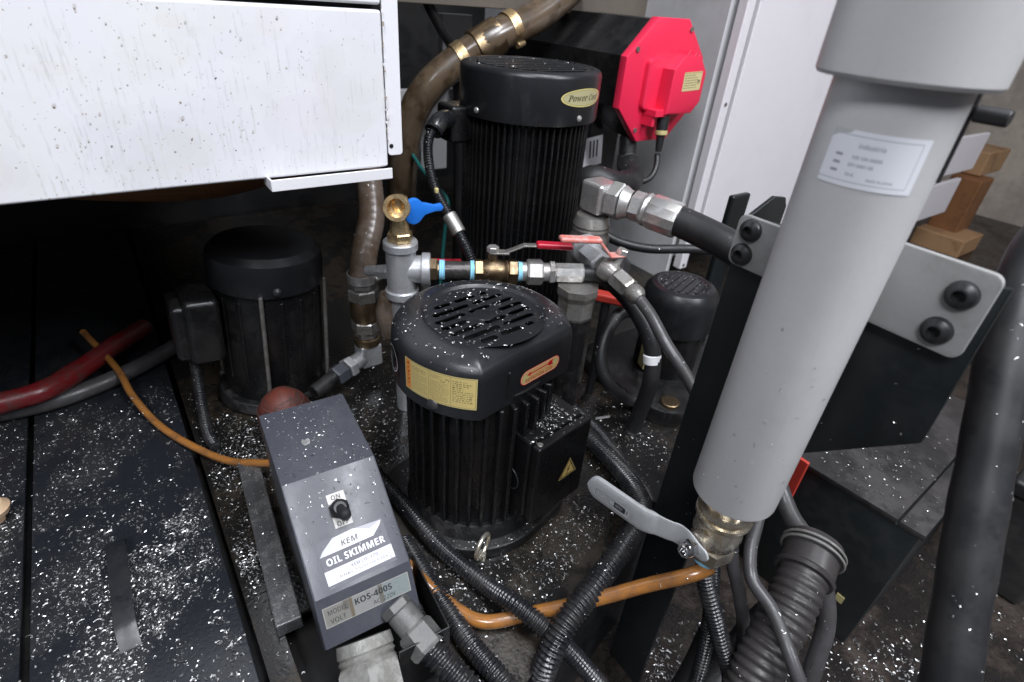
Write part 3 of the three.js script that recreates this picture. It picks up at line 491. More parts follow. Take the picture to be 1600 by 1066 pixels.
// servo motor with red end cover
{
  const t = thing('servo_motor', 'black servo motor with bright red octagonal end cover', 'motor', [0.592, 0.357, -0.324]);
  const oct = (h, c) => [[-h + c, -h], [h - c, -h], [h, -h + c], [h, h - c], [h - c, h], [-h + c, h], [-h, h - c], [-h, -h + c]];
  const H = 0.104, up = (g) => g.translate(0, H - 0.003, 0);
  const body = mesh('housing', crease(up(plate(oct(H - 0.004, 0.058), 0.42, 0.002)).translate(0, 0, -0.436), 0.5), M.blackPaint, t);
  const cov = mesh('end_cover', crease(up(plate(oct(H, 0.062), 0.018, 0.003)).translate(0, 0, -0.014), 0.4), M.red, t);
  const enc = mesh('encoder_cap', [crease(up(plate([[-0.03, -0.05], [0.042, -0.05], [0.062, -0.03], [0.062, 0.022], [0.036, 0.05], [-0.006, 0.05], [-0.03, 0.026]], 0.042, 0.005)).translate(0.012, 0, 0), 0.4), crease(up(plate(roundRect(0.12, 0.086, 0.01), 0.014, 0.003)).translate(0.006, -0.002, 0), 0.4)], M.red, t);
  mesh('rib', up(rbox(0.006, 0.024, 0.03, -0.012, 0.046, 0.026, 0.001).rotateZ(-0.5)), M.red, enc);
  mesh('rib', up(rbox(0.006, 0.024, 0.03, 0.006, 0.054, 0.026, 0.001).rotateZ(-0.5)), M.red, enc);
  mesh('rib', up(rbox(0.034, 0.012, 0.036, -0.022, -0.048, 0.018, 0.001)), M.red, enc); mesh('rib', up(rbox(0.008, 0.024, 0.03, -0.034, -0.06, 0.015, 0.001)), M.red, enc);
  for (const [x, y] of [[-0.082, 0.054], [0.05, 0.088], [-0.052, -0.082], [0.084, -0.05]]) mesh('screw', up(new THREE.CylinderGeometry(0.0042, 0.0042, 0.003, 16).rotateX(Math.PI / 2).translate(x, y, 0.0045)), M.dullSteel, cov);
  label('rating_label', 0.05, 0.032, print(512, 320, (x, w, h) => {
    x.fillStyle = '#cdbf8e'; x.fillRect(0, 0, w, h); x.fillStyle = '#b3a674'; x.fillRect(8, 8, w - 16, 22); x.fillStyle = '#3a3a28';
    for (let r = 0; r < 6; r++) { let u = 30; while (u < (r === 0 ? 300 : 380)) { const l = rr(10, 40); x.globalAlpha = rr(0.4, 0.9); x.fillRect(u, 50 + r * 42, l, 14); u += l + 10; } } x.globalAlpha = 0.85; for (let i = 0; i < 26; i++) x.fillRect(400 + rr(0, 66), 130 + rr(0, 80), 14, 12); x.globalAlpha = 1;
  }), t, [0.036, H + 0.004, 0.0425], [1, 0.05, 0], [0, 1, 0]);
  mesh('connector', [up(cyl([-0.004, -0.052, 0.026], [-0.006, -0.085, 0.03], 0.011)), up(cyl([-0.006, -0.085, 0.03], [-0.008, -0.118, 0.034], 0.0085, 0.006))], M.rubber, t);
  mesh('connector_band', up(cyl([-0.0055, -0.079, 0.0292], [-0.0058, -0.088, 0.0303], 0.0117)), M.gold, t);
  mesh('cable_gland', [up(cyl([-0.03, -0.1, -0.03], [-0.034, -0.135, -0.02], 0.017)), up(hex([-0.034, -0.135, -0.02], [-0.036, -0.152, -0.016], 0.021))], M.rubber, t);
  mesh('support_bracket', [rbox(0.08, 0.13, 0.012, -0.02, -0.05, -0.11), rbox(0.09, 0.36, 0.02, -0.01, -0.177, -0.2)], M.rubber, t);
  label('white_tag', 0.06, 0.06, print(128, 128, (x) => { x.fillStyle = '#e4e2e8'; x.fillRect(0, 0, 128, 128); x.fillStyle = '#2a2a2e'; for (const u of [52, 72, 92]) x.fillRect(u, 16, 9, 74); }), t, [-0.058, -0.045, -0.098], [1, 0.12, 0], [0, 1, 0]);
}
// ------------------------------------------------------------------ oil skimmer
const SK = thing('oil_skimmer', 'dark grey wedge shaped oil skimmer box with toggle switch and silver labels', 'skimmer', [-0.228, 0, -0.102], -4 * deg);
const skProf = [[0, 0.160], [0.112, 0.156], [0.206, 0.0945], [0.229, 0.050], [0.214, 0.022], [0, 0.004]], SKW = 0.095;
{
  const t = SK;
  const body = mesh('housing', crease(plate(skProf.map(([z, y]) => [-z, y]), SKW, 0.0022).rotateY(Math.PI / 2), 0.5), M.skimmer, t);
  const e = new THREE.Vector3(0, 0.0945 - 0.156, 0.206 - 0.112), n = new THREE.Vector3(0, 0.094, 0.0615).normalize(), eL = e.length(); e.normalize();
  const at = (u, f, off = 0.0005) => new THREE.Vector3(u * SKW, 0.156, 0.112).addScaledVector(e, f * eL).addScaledVector(n, off), upv = e.clone().negate();
  label('switch_plate', 0.0175, 0.034, print(256, 500, (x, w, h) => { x.fillStyle = '#b9b6b2'; x.fillRect(0, 0, w, h); x.fillStyle = '#8f8c86'; for (let i = 0; i < 50; i++) { x.globalAlpha = 0.12; x.fillRect(rr(0, w), rr(0, h), rr(4, 60), rr(2, 8)); } x.globalAlpha = 1; x.fillStyle = '#3a3836'; x.font = 'bold 96px sans-serif'; x.fillText('ON', 52, 96); x.fillText('OFF', 34, h - 20); }, 0.5), t, at(0.48, 0.36), [1, 0, 0], upv);
  const sw = mesh('toggle_switch', [hex(at(0.48, 0.36, 0), at(0.48, 0.36, 0.004), 0.0105), rev(at(0.48, 0.36, 0.004), at(0.48, 0.36, 0.010), [[0, 0.0088], [0.3, 0.0092], [0.7, 0.0078], [1, 0.006], [1, 0]])], M.rubber, t);
  const l0 = at(0.48, 0.36, 0.008), l1 = at(0.5, 0.47, 0.021);
  mesh('lever', rev(l0, l1, [[0, 0.0042], [0.4, 0.0048], [0.8, 0.0058], [0.93, 0.005], [1, 0.0025], [1.02, 0]], 20), M.rubber, sw);
  label('name_label', 0.066, 0.045, print(1024, 740, (x, w, h) => {
    x.fillStyle = '#4c4d54'; x.fillRect(0, 0, w, h);
    x.fillStyle = '#c9c9cd'; x.beginPath(); x.moveTo(0, 235); x.lineTo(60, 160); x.lineTo(250, 20); x.lineTo(560, 0); x.lineTo(1000, 40); x.lineTo(960, 110); x.lineTo(820, 235); x.fill();
    x.fillStyle = '#9c9ca2'; x.beginPath(); x.moveTo(560, 0); x.lineTo(1000, 40); x.lineTo(800, 110); x.fill(); x.fillStyle = '#aeaeb4'; x.beginPath(); x.moveTo(0, 235); x.lineTo(60, 160); x.lineTo(210, 60); x.lineTo(240, 120); x.lineTo(60, 235); x.fill();
    x.fillStyle = '#4c4a4a'; x.save(); x.transform(1, 0, -0.16, 1, 30, 0); x.font = 'bold 128px sans-serif'; x.fillText('KEM', 330, 190, 360); x.restore();
    x.fillStyle = '#4b4b52'; x.fillRect(0, 240, w, 210); x.fillStyle = '#d8d8dc'; x.font = 'bold 150px sans-serif'; x.fillText('OIL SKIMMER', 60, 400, 900);
    x.fillStyle = '#c6c6cb'; x.fillRect(0, 465, w, 215); x.fillStyle = '#57575c'; x.font = 'bold 66px sans-serif'; x.fillText('KEM CO., LTD', 380, 546, 420); x.globalAlpha = 0.8; x.font = 'bold 58px sans-serif'; x.fillText('T.32-51-526-5155-6', 420, 632, 520); for (let i = 0; i < 7; i++) x.fillRect(190 + i * 28, rr(590, 600), rr(12, 22), 34);
    for (let i = 0; i < 60; i++) { x.globalAlpha = rr(0.04, 0.2); x.fillStyle = rnd() < 0.5 ? '#6c6a68' : '#e6e6ea'; x.fillRect(rr(0, w), rr(0, h), rr(4, 90), rr(2, 9)); } x.globalAlpha = 1;
  }, 0.5), t, at(0.515, 0.76), [1, 0.02, -0.02], upv);
  const e2 = new THREE.Vector3(0, 0.050 - 0.0945, 0.229 - 0.206), e2L = e2.length(); e2.normalize(); const n2 = new THREE.Vector3(0, -e2.z, e2.y).multiplyScalar(-1);
  label('model_label', 0.084, 0.0205, print(1024, 250, (x, w, h) => {
    x.fillStyle = '#84827d'; x.fillRect(0, 0, w, h); x.strokeStyle = '#b0aeaa'; x.lineWidth = 8; x.strokeRect(6, 6, w - 12, h - 12); x.fillStyle = '#8f8f8d'; x.fillRect(340, 12, 310, 226); x.fillStyle = '#87908f'; x.fillRect(700, 12, 310, 226);
    x.fillStyle = '#2c2c30'; x.font = '78px sans-serif'; x.fillText('MODEL', 46, 106, 230); x.fillText('VOLT', 60, 214, 200); x.font = 'bold 104px sans-serif'; x.fillText('KOS-400S', 352, 122, 540); x.font = '70px sans-serif'; x.fillText('AC', 560, 216); x.fillText('220V', 680, 216, 190);
    x.fillStyle = '#5d4a30'; x.globalAlpha = 0.5; x.fillRect(296, 4, 40, 240); x.globalAlpha = 0.35; x.fillStyle = '#3f3b36'; x.fillRect(640, 4, 52, 240); x.fillRect(230, 4, 60, 120); x.globalAlpha = 1;
    for (let i = 0; i < 70; i++) { x.globalAlpha = rr(0.05, 0.25); x.fillStyle = '#4e4a44'; x.fillRect(rr(0, w), rr(0, h), rr(4, 50), rr(2, 10)); } x.globalAlpha = 1;
  }, 0.4, { metalness: 0.3 }), t, new THREE.Vector3(0.5 * SKW, 0.0945, 0.206).addScaledVector(e2, 0.40 * e2L).addScaledVector(n2, 0.0006), [1, 0, 0], e2.clone().negate());
  // cable gland, big union nut and the tray round the foot
  const gl0 = [0.070, 0.062, 0.222], gl1 = [0.080, 0.050, 0.248], gl2 = [0.088, 0.042, 0.272];
  mesh('cable_gland', [hex(gl0, [0.073, 0.058, 0.230], 0.0155), cyl([0.073, 0.058, 0.230], gl1, 0.0145), hex(gl1, gl2, 0.0185)], M.glandGrey, t);
  mesh('union_nut', [rev([0.035, 0.045, 0.232], [0.030, 0.018, 0.276], [[0, 0], [0, 0.026], [0.2, 0.027], [0.24, 0.025], [0.3, 0.027], [0.36, 0.025], [0.42, 0.027], [0.5, 0.0255], [0.52, 0.024], [1, 0.024], [1, 0]], 36), hex([0.033, 0.035, 0.249], [0.030, 0.018, 0.278], 0.031)], M.castGrey, t);
  mesh('tray_wall', [rbox(0.002, 0.075, 0.09, 0.1085, 0.022, 0.222, 0.0006), rbox(0.052, 0.075, 0.002, 0.0835, 0.022, 0.268, 0.0006)], M.blackPaint, t);
  mesh('tray_wall', [rbox(0.002, 0.075, 0.05, 0.012, 0.0, 0.262, 0.0006)], M.blackPaint, t);
}
{
  const t = thing('steel_bar', 'scratched flat steel bar lying beside the oil skimmer', 'bar', [-0.252, 0, -0.07], -4.5 * deg);
  mesh('bar', rbox(0.026, 0.019, 0.262, 0, 0.0098, 0, 0.002), surf({ base: [0.13, 0.13, 0.135], over: [0.22, 0.218, 0.215], at: [0.4, 0.6], rough: [0.16, 0.36], metal: 0.6, size: 0.07, bump: 0.0005 }), t);
  const r = thing('red_dome', 'rust red round dome cap behind the oil skimmer', 'cap', [-0.176, 0, -0.243]);
mesh('dome', [rev([0, 0.0, 0], [0, 0.082, 0], [[0, 0], [0, 0.036], [0.5, 0.037], [0.62, 0.036], [0.63, 0.0345], [0.65, 0.0345], [0.78, 0.029], [0.79, 0.0275], [0.81, 0.027], [0.93, 0.017], [1, 0.004], [1, 0]], 44)], M.rustRed, r);
  const k = thing('round_knob', 'pale brown round knob at the left edge of the lid', 'knob', [-0.512, 0, -0.262]);
  mesh('knob', rev([0, 0.0, 0], [0, 0.03, 0], [[0, 0], [0, 0.008], [0.35, 0.008], [0.45, 0.016], [0.7, 0.0185], [0.92, 0.013], [1, 0.005], [1, 0]]), plain([0.5, 0.35, 0.22], 0.5), k);
}
// ------------------------------------------------------------------ tee, tap, ball valve pipe run
const S0 = new THREE.Vector3(0.003, 0, -0.214), PD = new THREE.Vector3(0.870, 0, 0.492).normalize();
{
  const t = thing('pipe_manifold', 'galvanized tee pipe run with brass tap and red ball valve lever', 'pipework', [S0.x, 0, S0.z]);
  const y = 0.245, on = (d, dy = 0) => [PD.x * d, y + dy, PD.z * d];
  mesh('riser', cyl([0, 0.0, 0], [0, y - 0.03, 0], 0.0155), M.galv, t);
  const tee = mesh('tee', [rev([0, y - 0.042, 0], [0, y + 0.042, 0], [[0, 0.016], [0, 0.0225], [0.02, 0.0235], [0.13, 0.0235], [0.15, 0.0205], [0.85, 0.0205], [0.87, 0.0235], [0.98, 0.0235], [1, 0.0225], [1, 0.014]], 40), rev([0, y, 0], on(0.040), [[0, 0], [0, 0.018], [0.68, 0.0195], [0.72, 0.0235], [0.97, 0.0235], [1, 0.022], [1, 0.012]], 40)], M.galv, t);
  mesh('side_plug', [hex([-0.006, y - 0.012, -0.02], [-0.014, y - 0.02, -0.045], 0.011), cyl([-0.014, y - 0.02, -0.045], [-0.022, y - 0.028, -0.07], 0.008)], M.galv, t);
  mesh('rear_bulb', rev([-0.012, 0.13, -0.022], [-0.012, 0.2, -0.022], [[0, 0], [0, 0.014], [0.3, 0.02], [0.6, 0.02], [1, 0.012], [1, 0]], 28), M.milkyHose, t);
  // tap
  const T0 = y + 0.042;
  const tap = mesh('tap', [hex([0, T0, 0], [0, T0 + 0.013, 0], 0.0175, 0.4), rev([0, T0 + 0.013, 0], [0, T0 + 0.062, 0], [[0, 0.014], [0.1, 0.0125], [0.55, 0.0118], [0.8, 0.0135], [0.95, 0.0115], [1, 0.007], [1, 0]], 32)], M.brass, t);
  const o0 = [0.002, T0 + 0.047, 0.0], o1 = [-0.014, T0 + 0.054, 0.022];
  mesh('outlet', rev(o0, o1, [[0, 0.0115], [0.5, 0.0125], [0.52, 0.0165], [0.96, 0.0172], [1, 0.0165], [1, 0.0118], [0.5, 0.0112], [0.48, 0.0075], [0.1, 0.007], [0.1, 0]], 36), M.brass, tap);
  const hb = [0.012, T0 + 0.042, 0.006];
  const hd = new THREE.Group(); hd.name = 'tap_handle'; hd.position.set(0.016, T0 + 0.042, 0.008); hd.rotation.y = 29.5 * deg * -1 + 0.5; tap.add(hd);
  const hs = []; for (let i = 0; i <= 20; i++) { const a = (35 + (290 * i) / 20) * deg; hs.push([0.0145 * Math.cos(a), 0.0175 * Math.sin(a)]); }
  hs.push([0.016, -0.0065], [0.030, -0.004], [0.040, -0.0045], [0.0435, 0], [0.040, 0.0055], [0.030, 0.005], [0.018, 0.009]);
  mesh('lever', crease(plate(hs, 0.0075, 0.0018).translate(0, 0, -0.002), 0.5), M.blue, hd);
  // run of fittings
  mesh('bushing', [hex(on(0.036), on(0.050), 0.0165), cyl(on(0.048), on(0.056), 0.0125)], M.oldBrass, t);
  for (const [a, b] of [[0.052, 0.060], [0.095, 0.104]]) mesh('thread_tape', [rev(on(a), on(b), [[0, 0.0128], [0.1, 0.0145], [0.3, 0.0138], [0.5, 0.0146], [0.7, 0.0137], [0.9, 0.0145], [1, 0.0128]], 28)], M.tape, t);
  mesh('nipple', cyl(on(0.055), on(0.099), 0.0128), M.pipeDark, t);
  const bv = mesh('ball_valve', [hex(on(0.101), on(0.114), 0.0175, 0.3), rev(on(0.113), on(0.143), [[0, 0.0145], [0.2, 0.0172], [0.5, 0.0182], [0.8, 0.0172], [1, 0.0145]], 32), rev(on(0.143), on(0.150), [[0, 0.0145], [0.5, 0.0165], [1, 0.0145]], 28), hex(on(0.149), on(0.163), 0.018, 0.3), cyl(on(0.126, 0.012), on(0.126, 0.030), 0.0065)], M.oldBrass, t);
  mesh('thread_tape', rev(on(0.161), on(0.167), [[0, 0.0138], [0.5, 0.0145], [1, 0.0138]], 28), M.tape, t);
  mesh('coupling', [cyl(on(0.164), on(0.176), 0.0138), hex(on(0.176), on(0.199), 0.0185, 0.5), cyl(on(0.198), on(0.210), 0.0135), hex(on(0.208), on(0.216), 0.0172)], M.zinc, t);
  mesh('thread_tape', rev(on(0.167), on(0.169), [[0, 0.0138], [0.5, 0.0142], [1, 0.0138]], 28), M.tape, t);
  mesh('crimp_sleeve', rev(on(0.216), on(0.258), [[0, 0.010], [0, 0.0135], [0.05, 0.0145], [0.95, 0.0145], [1, 0.0135], [1, 0.01]], 8, 0.2), M.zinc, t);
  const lv = mesh('lever', [rbox(0.026, 0.0028, 0.015, 0.006, 0, 0, 0.001).rotateY(-29.5 * deg).translate(...on(0.130, 0.029)), rbox(0.03, 0.0028, 0.011).rotateZ(0.42).rotateY(-29.5 * deg).translate(...on(0.156, 0.0345)), rbox(0.03, 0.0028, 0.011).rotateY(-29.5 * deg).translate(...on(0.182, 0.0405))], M.dullSteel, bv);
  mesh('lever_nut', hex(on(0.126, 0.029), on(0.126, 0.0375), 0.0085), M.zinc, bv);
  mesh('grip', [rbox(0.052, 0.0085, 0.015, 0, 0, 0, 0.0036).rotateZ(-0.03).rotateY(-29.5 * deg).translate(...on(0.212, 0.041))], M.redGrip, bv);
}
{
  const t = thing('red_valve_lever', 'dull red flat lever low behind the galvanized tee', 'lever', [0.078, 0, -0.236]);
  mesh('lever', rbox(0.06, 0.006, 0.014, 0, 0.2315, 0, 0.0025).rotateY(-0.5), M.redGrip, t);
  mesh('stem', cyl([-0.022, 0, -0.012], [-0.022, 0.23, -0.012], 0.007), M.dullSteel, t);
}
// ------------------------------------------------------------------ hose column left of the tee
{
  const t = thing('hose_coupling_column', 'worn brass and steel hose couplings on an elbow beside the small pump', 'pipework', [-0.015, 0, -0.32]);
  const c = (a, b, prof, sg = 30) => rev([0, a, 0], [0, b, 0], prof, sg);
  mesh('elbow', [rbox(0.036, 0.042, 0.036, 0, 0.05, 0, 0.004), cyl([-0.01, 0.045, 0.004], [-0.034, 0.043, 0.014], 0.0135)], M.galv, t);
  mesh('hex_nut', hex([-0.034, 0.043, 0.014], [-0.047, 0.042, 0.0195], 0.018), M.galv, t);
  mesh('hex_nut', hex([-0.05, 0.042, 0.0205], [-0.07, 0.040, 0.029], 0.017), M.skimmer, t);
  mesh('side_pipe', cyl([-0.066, 0.041, 0.027], [-0.11, 0.036, 0.046], 0.012), M.castBlack, t);
  mesh('ferrule', c(0.068, 0.083, [[0, 0.017], [0.1, 0.0215], [0.6, 0.0225], [0.9, 0.0215], [1, 0.018]]), M.oldBrass, t);
  mesh('hex_nut', hex([0, 0.082, 0], [0, 0.094, 0], 0.019, 0.2), M.dullSteel, t);
  mesh('hex_nut', hex([0, 0.094, 0], [0, 0.115, 0], 0.0235), M.dullSteel, t);
  mesh('barrel', c(0.113, 0.152, [[0, 0.020], [0.15, 0.0225], [0.5, 0.0235], [0.85, 0.0225], [1, 0.021]]), M.oldBrass, t);
  mesh('hex_nut', hex([0, 0.150, 0], [0, 0.172, 0], 0.0245, 0.4), M.dullSteel, t);
  mesh('hex_nut', hex([0, 0.173, 0], [0, 0.187, 0], 0.0225, 0.1), M.dullSteel, t);
  const cl = mesh('hose_clamp', [c(0.184, 0.198, [[0, 0.0215], [0, 0.0228], [1, 0.0228], [1, 0.0215]]), cyl([0.012, 0.191, 0.018], [0.036, 0.193, 0.010], 0.0055), hex([0.034, 0.193, 0.011], [0.044, 0.1935, 0.008], 0.0065)], M.zinc, t);
}
// ------------------------------------------------------------------ right hand elbow, crimped hose end, slanting valve
{
  const t = thing('elbow_riser', 'grey steel riser with cube elbow and silver crimped hose end', 'pipework', [0.285, 0, -0.142]);
  mesh('riser', [cyl([0, 0.0, 0], [0, 0.25, 0], 0.026), rev([0, 0.22, 0], [0, 0.306, 0], [[0, 0.026], [0.05, 0.031], [0.6, 0.031], [0.66, 0.0285], [0.72, 0.0275], [0.76, 0.0285], [0.8, 0.0275], [0.84, 0.0285], [1, 0.024], [1, 0]], 40)], M.dullSteel, t);
  mesh('elbow', [rbox(0.042, 0.046, 0.044, 0.012, 0.332, -0.004, 0.006)], M.zinc, t);
  const p = [[0.018, 0.332, 0.014], [0.0235, 0.3322, 0.034], [0.029, 0.332, 0.046], [0.033, 0.3315, 0.056], [0.037, 0.331, 0.064], [0.0535, 0.327, 0.116]];
  mesh('swivel_nut', [hex(p[0], p[1], 0.0275, 0.25), rev(p[1], p[2], [[0, 0.025], [0.6, 0.021], [1, 0.0195]], 30)], M.zinc, t);
  mesh('hex_shank', hex(p[2], p[4], 0.0215, 0.1), M.zinc, t);
  mesh('crimp_sleeve', rev(p[4], p[5], [[0, 0.014], [0, 0.0225], [0.08, 0.0245], [0.16, 0.0228], [0.24, 0.0252], [0.92, 0.0252], [1, 0.024], [1, 0.02]], 12, 0.1), M.zinc, t);
  mesh('side_body', [rev([0.052, 0.19, -0.02], [0.085, 0.19, 0.02], [[0, 0], [0, 0.03], [0.3, 0.036], [0.8, 0.034], [1, 0.026], [1, 0]], 32)], M.rubber, t);
}
{
  const t = thing('ball_valve', 'slanting steel ball valve with pale red lever on the riser', 'valve', [0.248, 0, -0.1]);
  const a = [0.006, 0.262, -0.012], b = [0, 0.259, 0.028], c = [0.002, 0.254, 0.056], d = [0.004, 0.246, 0.085], e = [0.004, 0.240, 0.105];
  mesh('collar', rev([0.016, 0.266, -0.026], a, [[0, 0.018], [0.2, 0.023], [0.8, 0.023], [1, 0.019], [1, 0]], 30), M.galv, t);
  mesh('hex_nut', hex(a, b, 0.0175), M.galv, t);
  mesh('body', [rev(b, c, [[0, 0.013], [0.2, 0.0165], [0.6, 0.0165], [1, 0.012]], 28), hex(c, d, 0.0155), rev(d, e, [[0, 0.011], [0.3, 0.0135], [0.7, 0.0135], [1, 0.009], [1, 0]], 24)], M.dullSteel, t);
  mesh('stem_nut', [cyl([0.008, 0.262, 0.046], [0.014, 0.284, 0.049], 0.006), hex([0.0135, 0.282, 0.049], [0.0155, 0.290, 0.05], 0.0085)], M.zinc, t);
mesh('lever', [bar([0.017, 0.2815, 0.050], [-0.003, 0.281, 0.042], 0.016, 0.0028), bar([-0.001, 0.280, 0.043], [-0.020, 0.3035, 0.034], 0.014, 0.004, 0.0015), bar([-0.017, 0.3035, 0.0355], [-0.072, 0.3065, 0.012], 0.0155, 0.0075, 0.0034)], M.pinkGrip, t);
}
{
  const t = thing('pipe_union', 'worn grey square union on a black pipe behind the slotted pump', 'pipework', [0.215, 0, -0.079]);
  mesh('pipe', cyl([0, 0, 0], [0, 0.19, 0], 0.023), M.castBlack, t);
  mesh('union', [rev([0, 0.182, 0], [0, 0.232, 0], [[0, 0], [0, 0.0255], [0.1, 0.0275], [0.62, 0.0275], [0.8, 0.031], [1, 0.031], [1, 0.022], [1, 0]], 8, 0.4)], M.dullSteel, t);
  const r = thing('red_strip', 'flat red plastic strip behind the grey union', 'strip', [0.292, 0, -0.09]);
  mesh('strip', rbox(0.066, 0.014, 0.02, 0, 0.188, 0, 0.004).rotateY(-0.95), M.redPlastic, r); mesh('stalk', cyl([0, 0, 0], [0, 0.184, 0], 0.007), M.rubber, r);
}
// ------------------------------------------------------------------ bracket post, grey filter cylinder, ball valve below it
{
  const t = thing('bracket_post', 'dark steel bracket post carrying the grey cylinder', 'bracket', [0.141, FLOOR, 0.2]);
  const P = (z, y) => [-(z - 0.2), y - FLOOR];      // outline in the z-y plane
  const post = [[0.18, FLOOR], [0.238, FLOOR], [0.238, 0.251], [0.298, 0.251], [0.369, 0.321], [0.3665, 0.447], [0.18, 0.432]];
  mesh('post_plate', crease(plate(post.map(([z, y]) => P(z, y)), 0.006, 0.001).rotateY(Math.PI / 2).translate(0.0035, 0, 0), 0.5), M.bracket, t);
  mesh('post_return', crease(plate([[0.004, 0.0], [0.06, 0.0], [0.06, 0.704], [0.054, 0.713], [0.036, 0.716], [0.004, 0.702]], 0.004, 0.0008).translate(0, 0, -0.0205), 0.5), M.bracket, t);
}
{
  const CX = 0.1, CZ = 0.276, t = thing('filter_cylinder', 'grey painted vertical filter cylinder with white sticker and bolted wings', 'filter', [CX, 0.2, CZ]);
  mesh('barrel', rev([0, 0.009, 0], [0, 0.36, 0], [[0, 0.014], [0, 0.0345], [0.004, 0.0365], [0.01, 0.037], [0.5, 0.037], [1, 0.037]], 160), M.greyPaint, t);
  mesh('collar', rev([0, 0.353, 0], [0, 0.47, 0], [[0, 0.036], [0, 0.047], [0.02, 0.0485], [0.5, 0.0485], [0.98, 0.0485], [1, 0.047], [1, 0]], 160), M.greyPaint, t);
  mesh('hanger_strap', [rbox(0.005, 0.12, 0.010, 0.0465, 0.355, 0.022, 0.001), cyl([0.0465, 0.338, 0.028], [0.0465, 0.338, 0.046], 0.005)], M.rubber, t);
  // wings: one sheet wrapped on to the barrel, lying on the post plate
  for (const [z0, z1, y0, y1] of [[0.2815, 0.363, 0.394, 0.4555], [0.1802, 0.2705, 0.392, 0.4365]]) {
    const w = z1 - z0, h = y1 - y0, near = z0 > 0.28;
    const pts = roundRect(w, h, 0.007);
    const wing = mesh('wing', crease(plate(pts, 0.005, 0.001).rotateY(-Math.PI / 2).translate(0.0405, (y0 + y1) / 2 - 0.2, (z0 + z1) / 2 - CZ), 0.5), M.greyPlate, t);
    const bx = 0.0355, bz = near ? [0.347, 0.3445] : [0.194, 0.1925], by = near ? [0.4365, 0.4085] : [0.4255, 0.4035], br = near ? 0.0098 : 0.0098;
    for (let k = 0; k < 2; k++) {
      const b = mesh('bolt', rev([0, 0, 0], [-0.0062, 0, 0], [[0, br], [0.12, br], [0.55, br * 0.9], [0.9, br * 0.6], [1, br * 0.46], [1, br * 0.42], [0.25, br * 0.38], [0.25, 0]], 32), M.bolt, wing);
      b.position.set(bx, by[k] - 0.2, bz[k] - CZ);
    }
  }
  curvedLabel('sticker', 0.0374, 0.2965, 0.3275, -108, -25.5, print(1024, 512, (x, w, h) => {
    x.fillStyle = '#d6d8dd'; x.fillRect(0, 0, w, h); x.strokeStyle = '#a7aab2'; x.lineWidth = 10; x.beginPath(); x.roundRect(-60, 46, w - 20, h - 96, 12); x.stroke();
    x.fillStyle = '#8d9098'; x.font = 'bold 62px sans-serif'; x.fillText('industria', 330, 150, 300); x.font = 'bold 46px sans-serif'; x.fillText('100-104-00000', 300, 250, 330); x.fillText('001-0401-00', 290, 320, 330); x.fillText('10-A', 290, 410); x.font = 'bold 36px sans-serif'; x.fillText('MADE IN JAPAN', 520, 430, 330);
    for (let r = 0; r < 3; r++) x.fillRect(120, 215 + r * 75, 80, 26); x.fillStyle = '#a9abaa'; x.beginPath(); x.moveTo(0, 0); x.lineTo(230, 0); x.lineTo(200, 30); x.lineTo(60, 60); x.lineTo(0, 90); x.fill();
  }, 0.4), t);
  // valve under the cylinder
  const v = new THREE.Group(); v.name = 'drain_valve'; t.add(v);
  mesh('neck', rev([0, -0.012, 0], [0, 0.012, 0], [[0, 0.019], [0.6, 0.019], [1, 0.021]], 40), M.nickelBrass, v);
  mesh('flange_ring', rev([0, -0.028, 0], [0, -0.011, 0], [[0, 0.018], [0.05, 0.0235], [0.3, 0.0262], [0.5, 0.0262], [0.55, 0.0225], [0.7, 0.0225], [0.75, 0.0255], [0.95, 0.025], [1, 0.019], [1, 0]], 48), M.nickelBrass, v);
  mesh('body', [rev([0, -0.062, 0], [0, -0.027, 0], [[0, 0.017], [0.15, 0.021], [0.5, 0.0235], [0.85, 0.022], [1, 0.019]], 40), cyl([-0.012, -0.043, 0], [-0.034, -0.043, 0], 0.0105)], M.nickelBrass, v);
  mesh('outlet_nut', [hex([0, -0.080, 0], [0, -0.060, 0], 0.0222, 0.3), cyl([0, -0.088, 0], [0, -0.078, 0], 0.0135)], M.nickelBrass, v);
  mesh('thread_tape', rev([0, -0.0885, 0], [0, -0.0815, 0], [[0, 0.0138], [0.5, 0.0146], [1, 0.0138]], 28), M.tape, v);
  mesh('stem_nut', [hex([-0.034, -0.043, 0], [-0.047, -0.043, 0], 0.0092), rev([-0.047, -0.043, 0], [-0.052, -0.043, 0], [[0, 0.007], [0.8, 0.0068], [1, 0.006], [1, 0.0038], [0.2, 0.0036], [0.2, 0]], 24)], M.chrome, v);
  // lever: bent flat bar standing on edge, path in x-z, height along y
  const path = new THREE.CatmullRomCurve3([[-0.0385, 0, 0.018], [-0.0385, 0, 0.0], [-0.0388, 0, -0.014], [-0.0405, 0, -0.0185], [-0.0440, 0, -0.0225], [-0.0555, 0, -0.0385], [-0.0580, 0, -0.0425], [-0.0595, 0, -0.047], [-0.0635, 0, -0.066], [-0.0700, 0, -0.100], [-0.0715, 0, -0.108]].map(V), false, 'centripetal');
  const K = 90, hgt = (s) => lerp(lerp(0.0075, 0.0128, sstep(0.05, 0.2, s)), 0.0142, sstep(0.34, 0.5, s)), lift = (s) => -0.043 + 0.004 * sstep(0.25, 0.5, s), pos = [], idx = [];
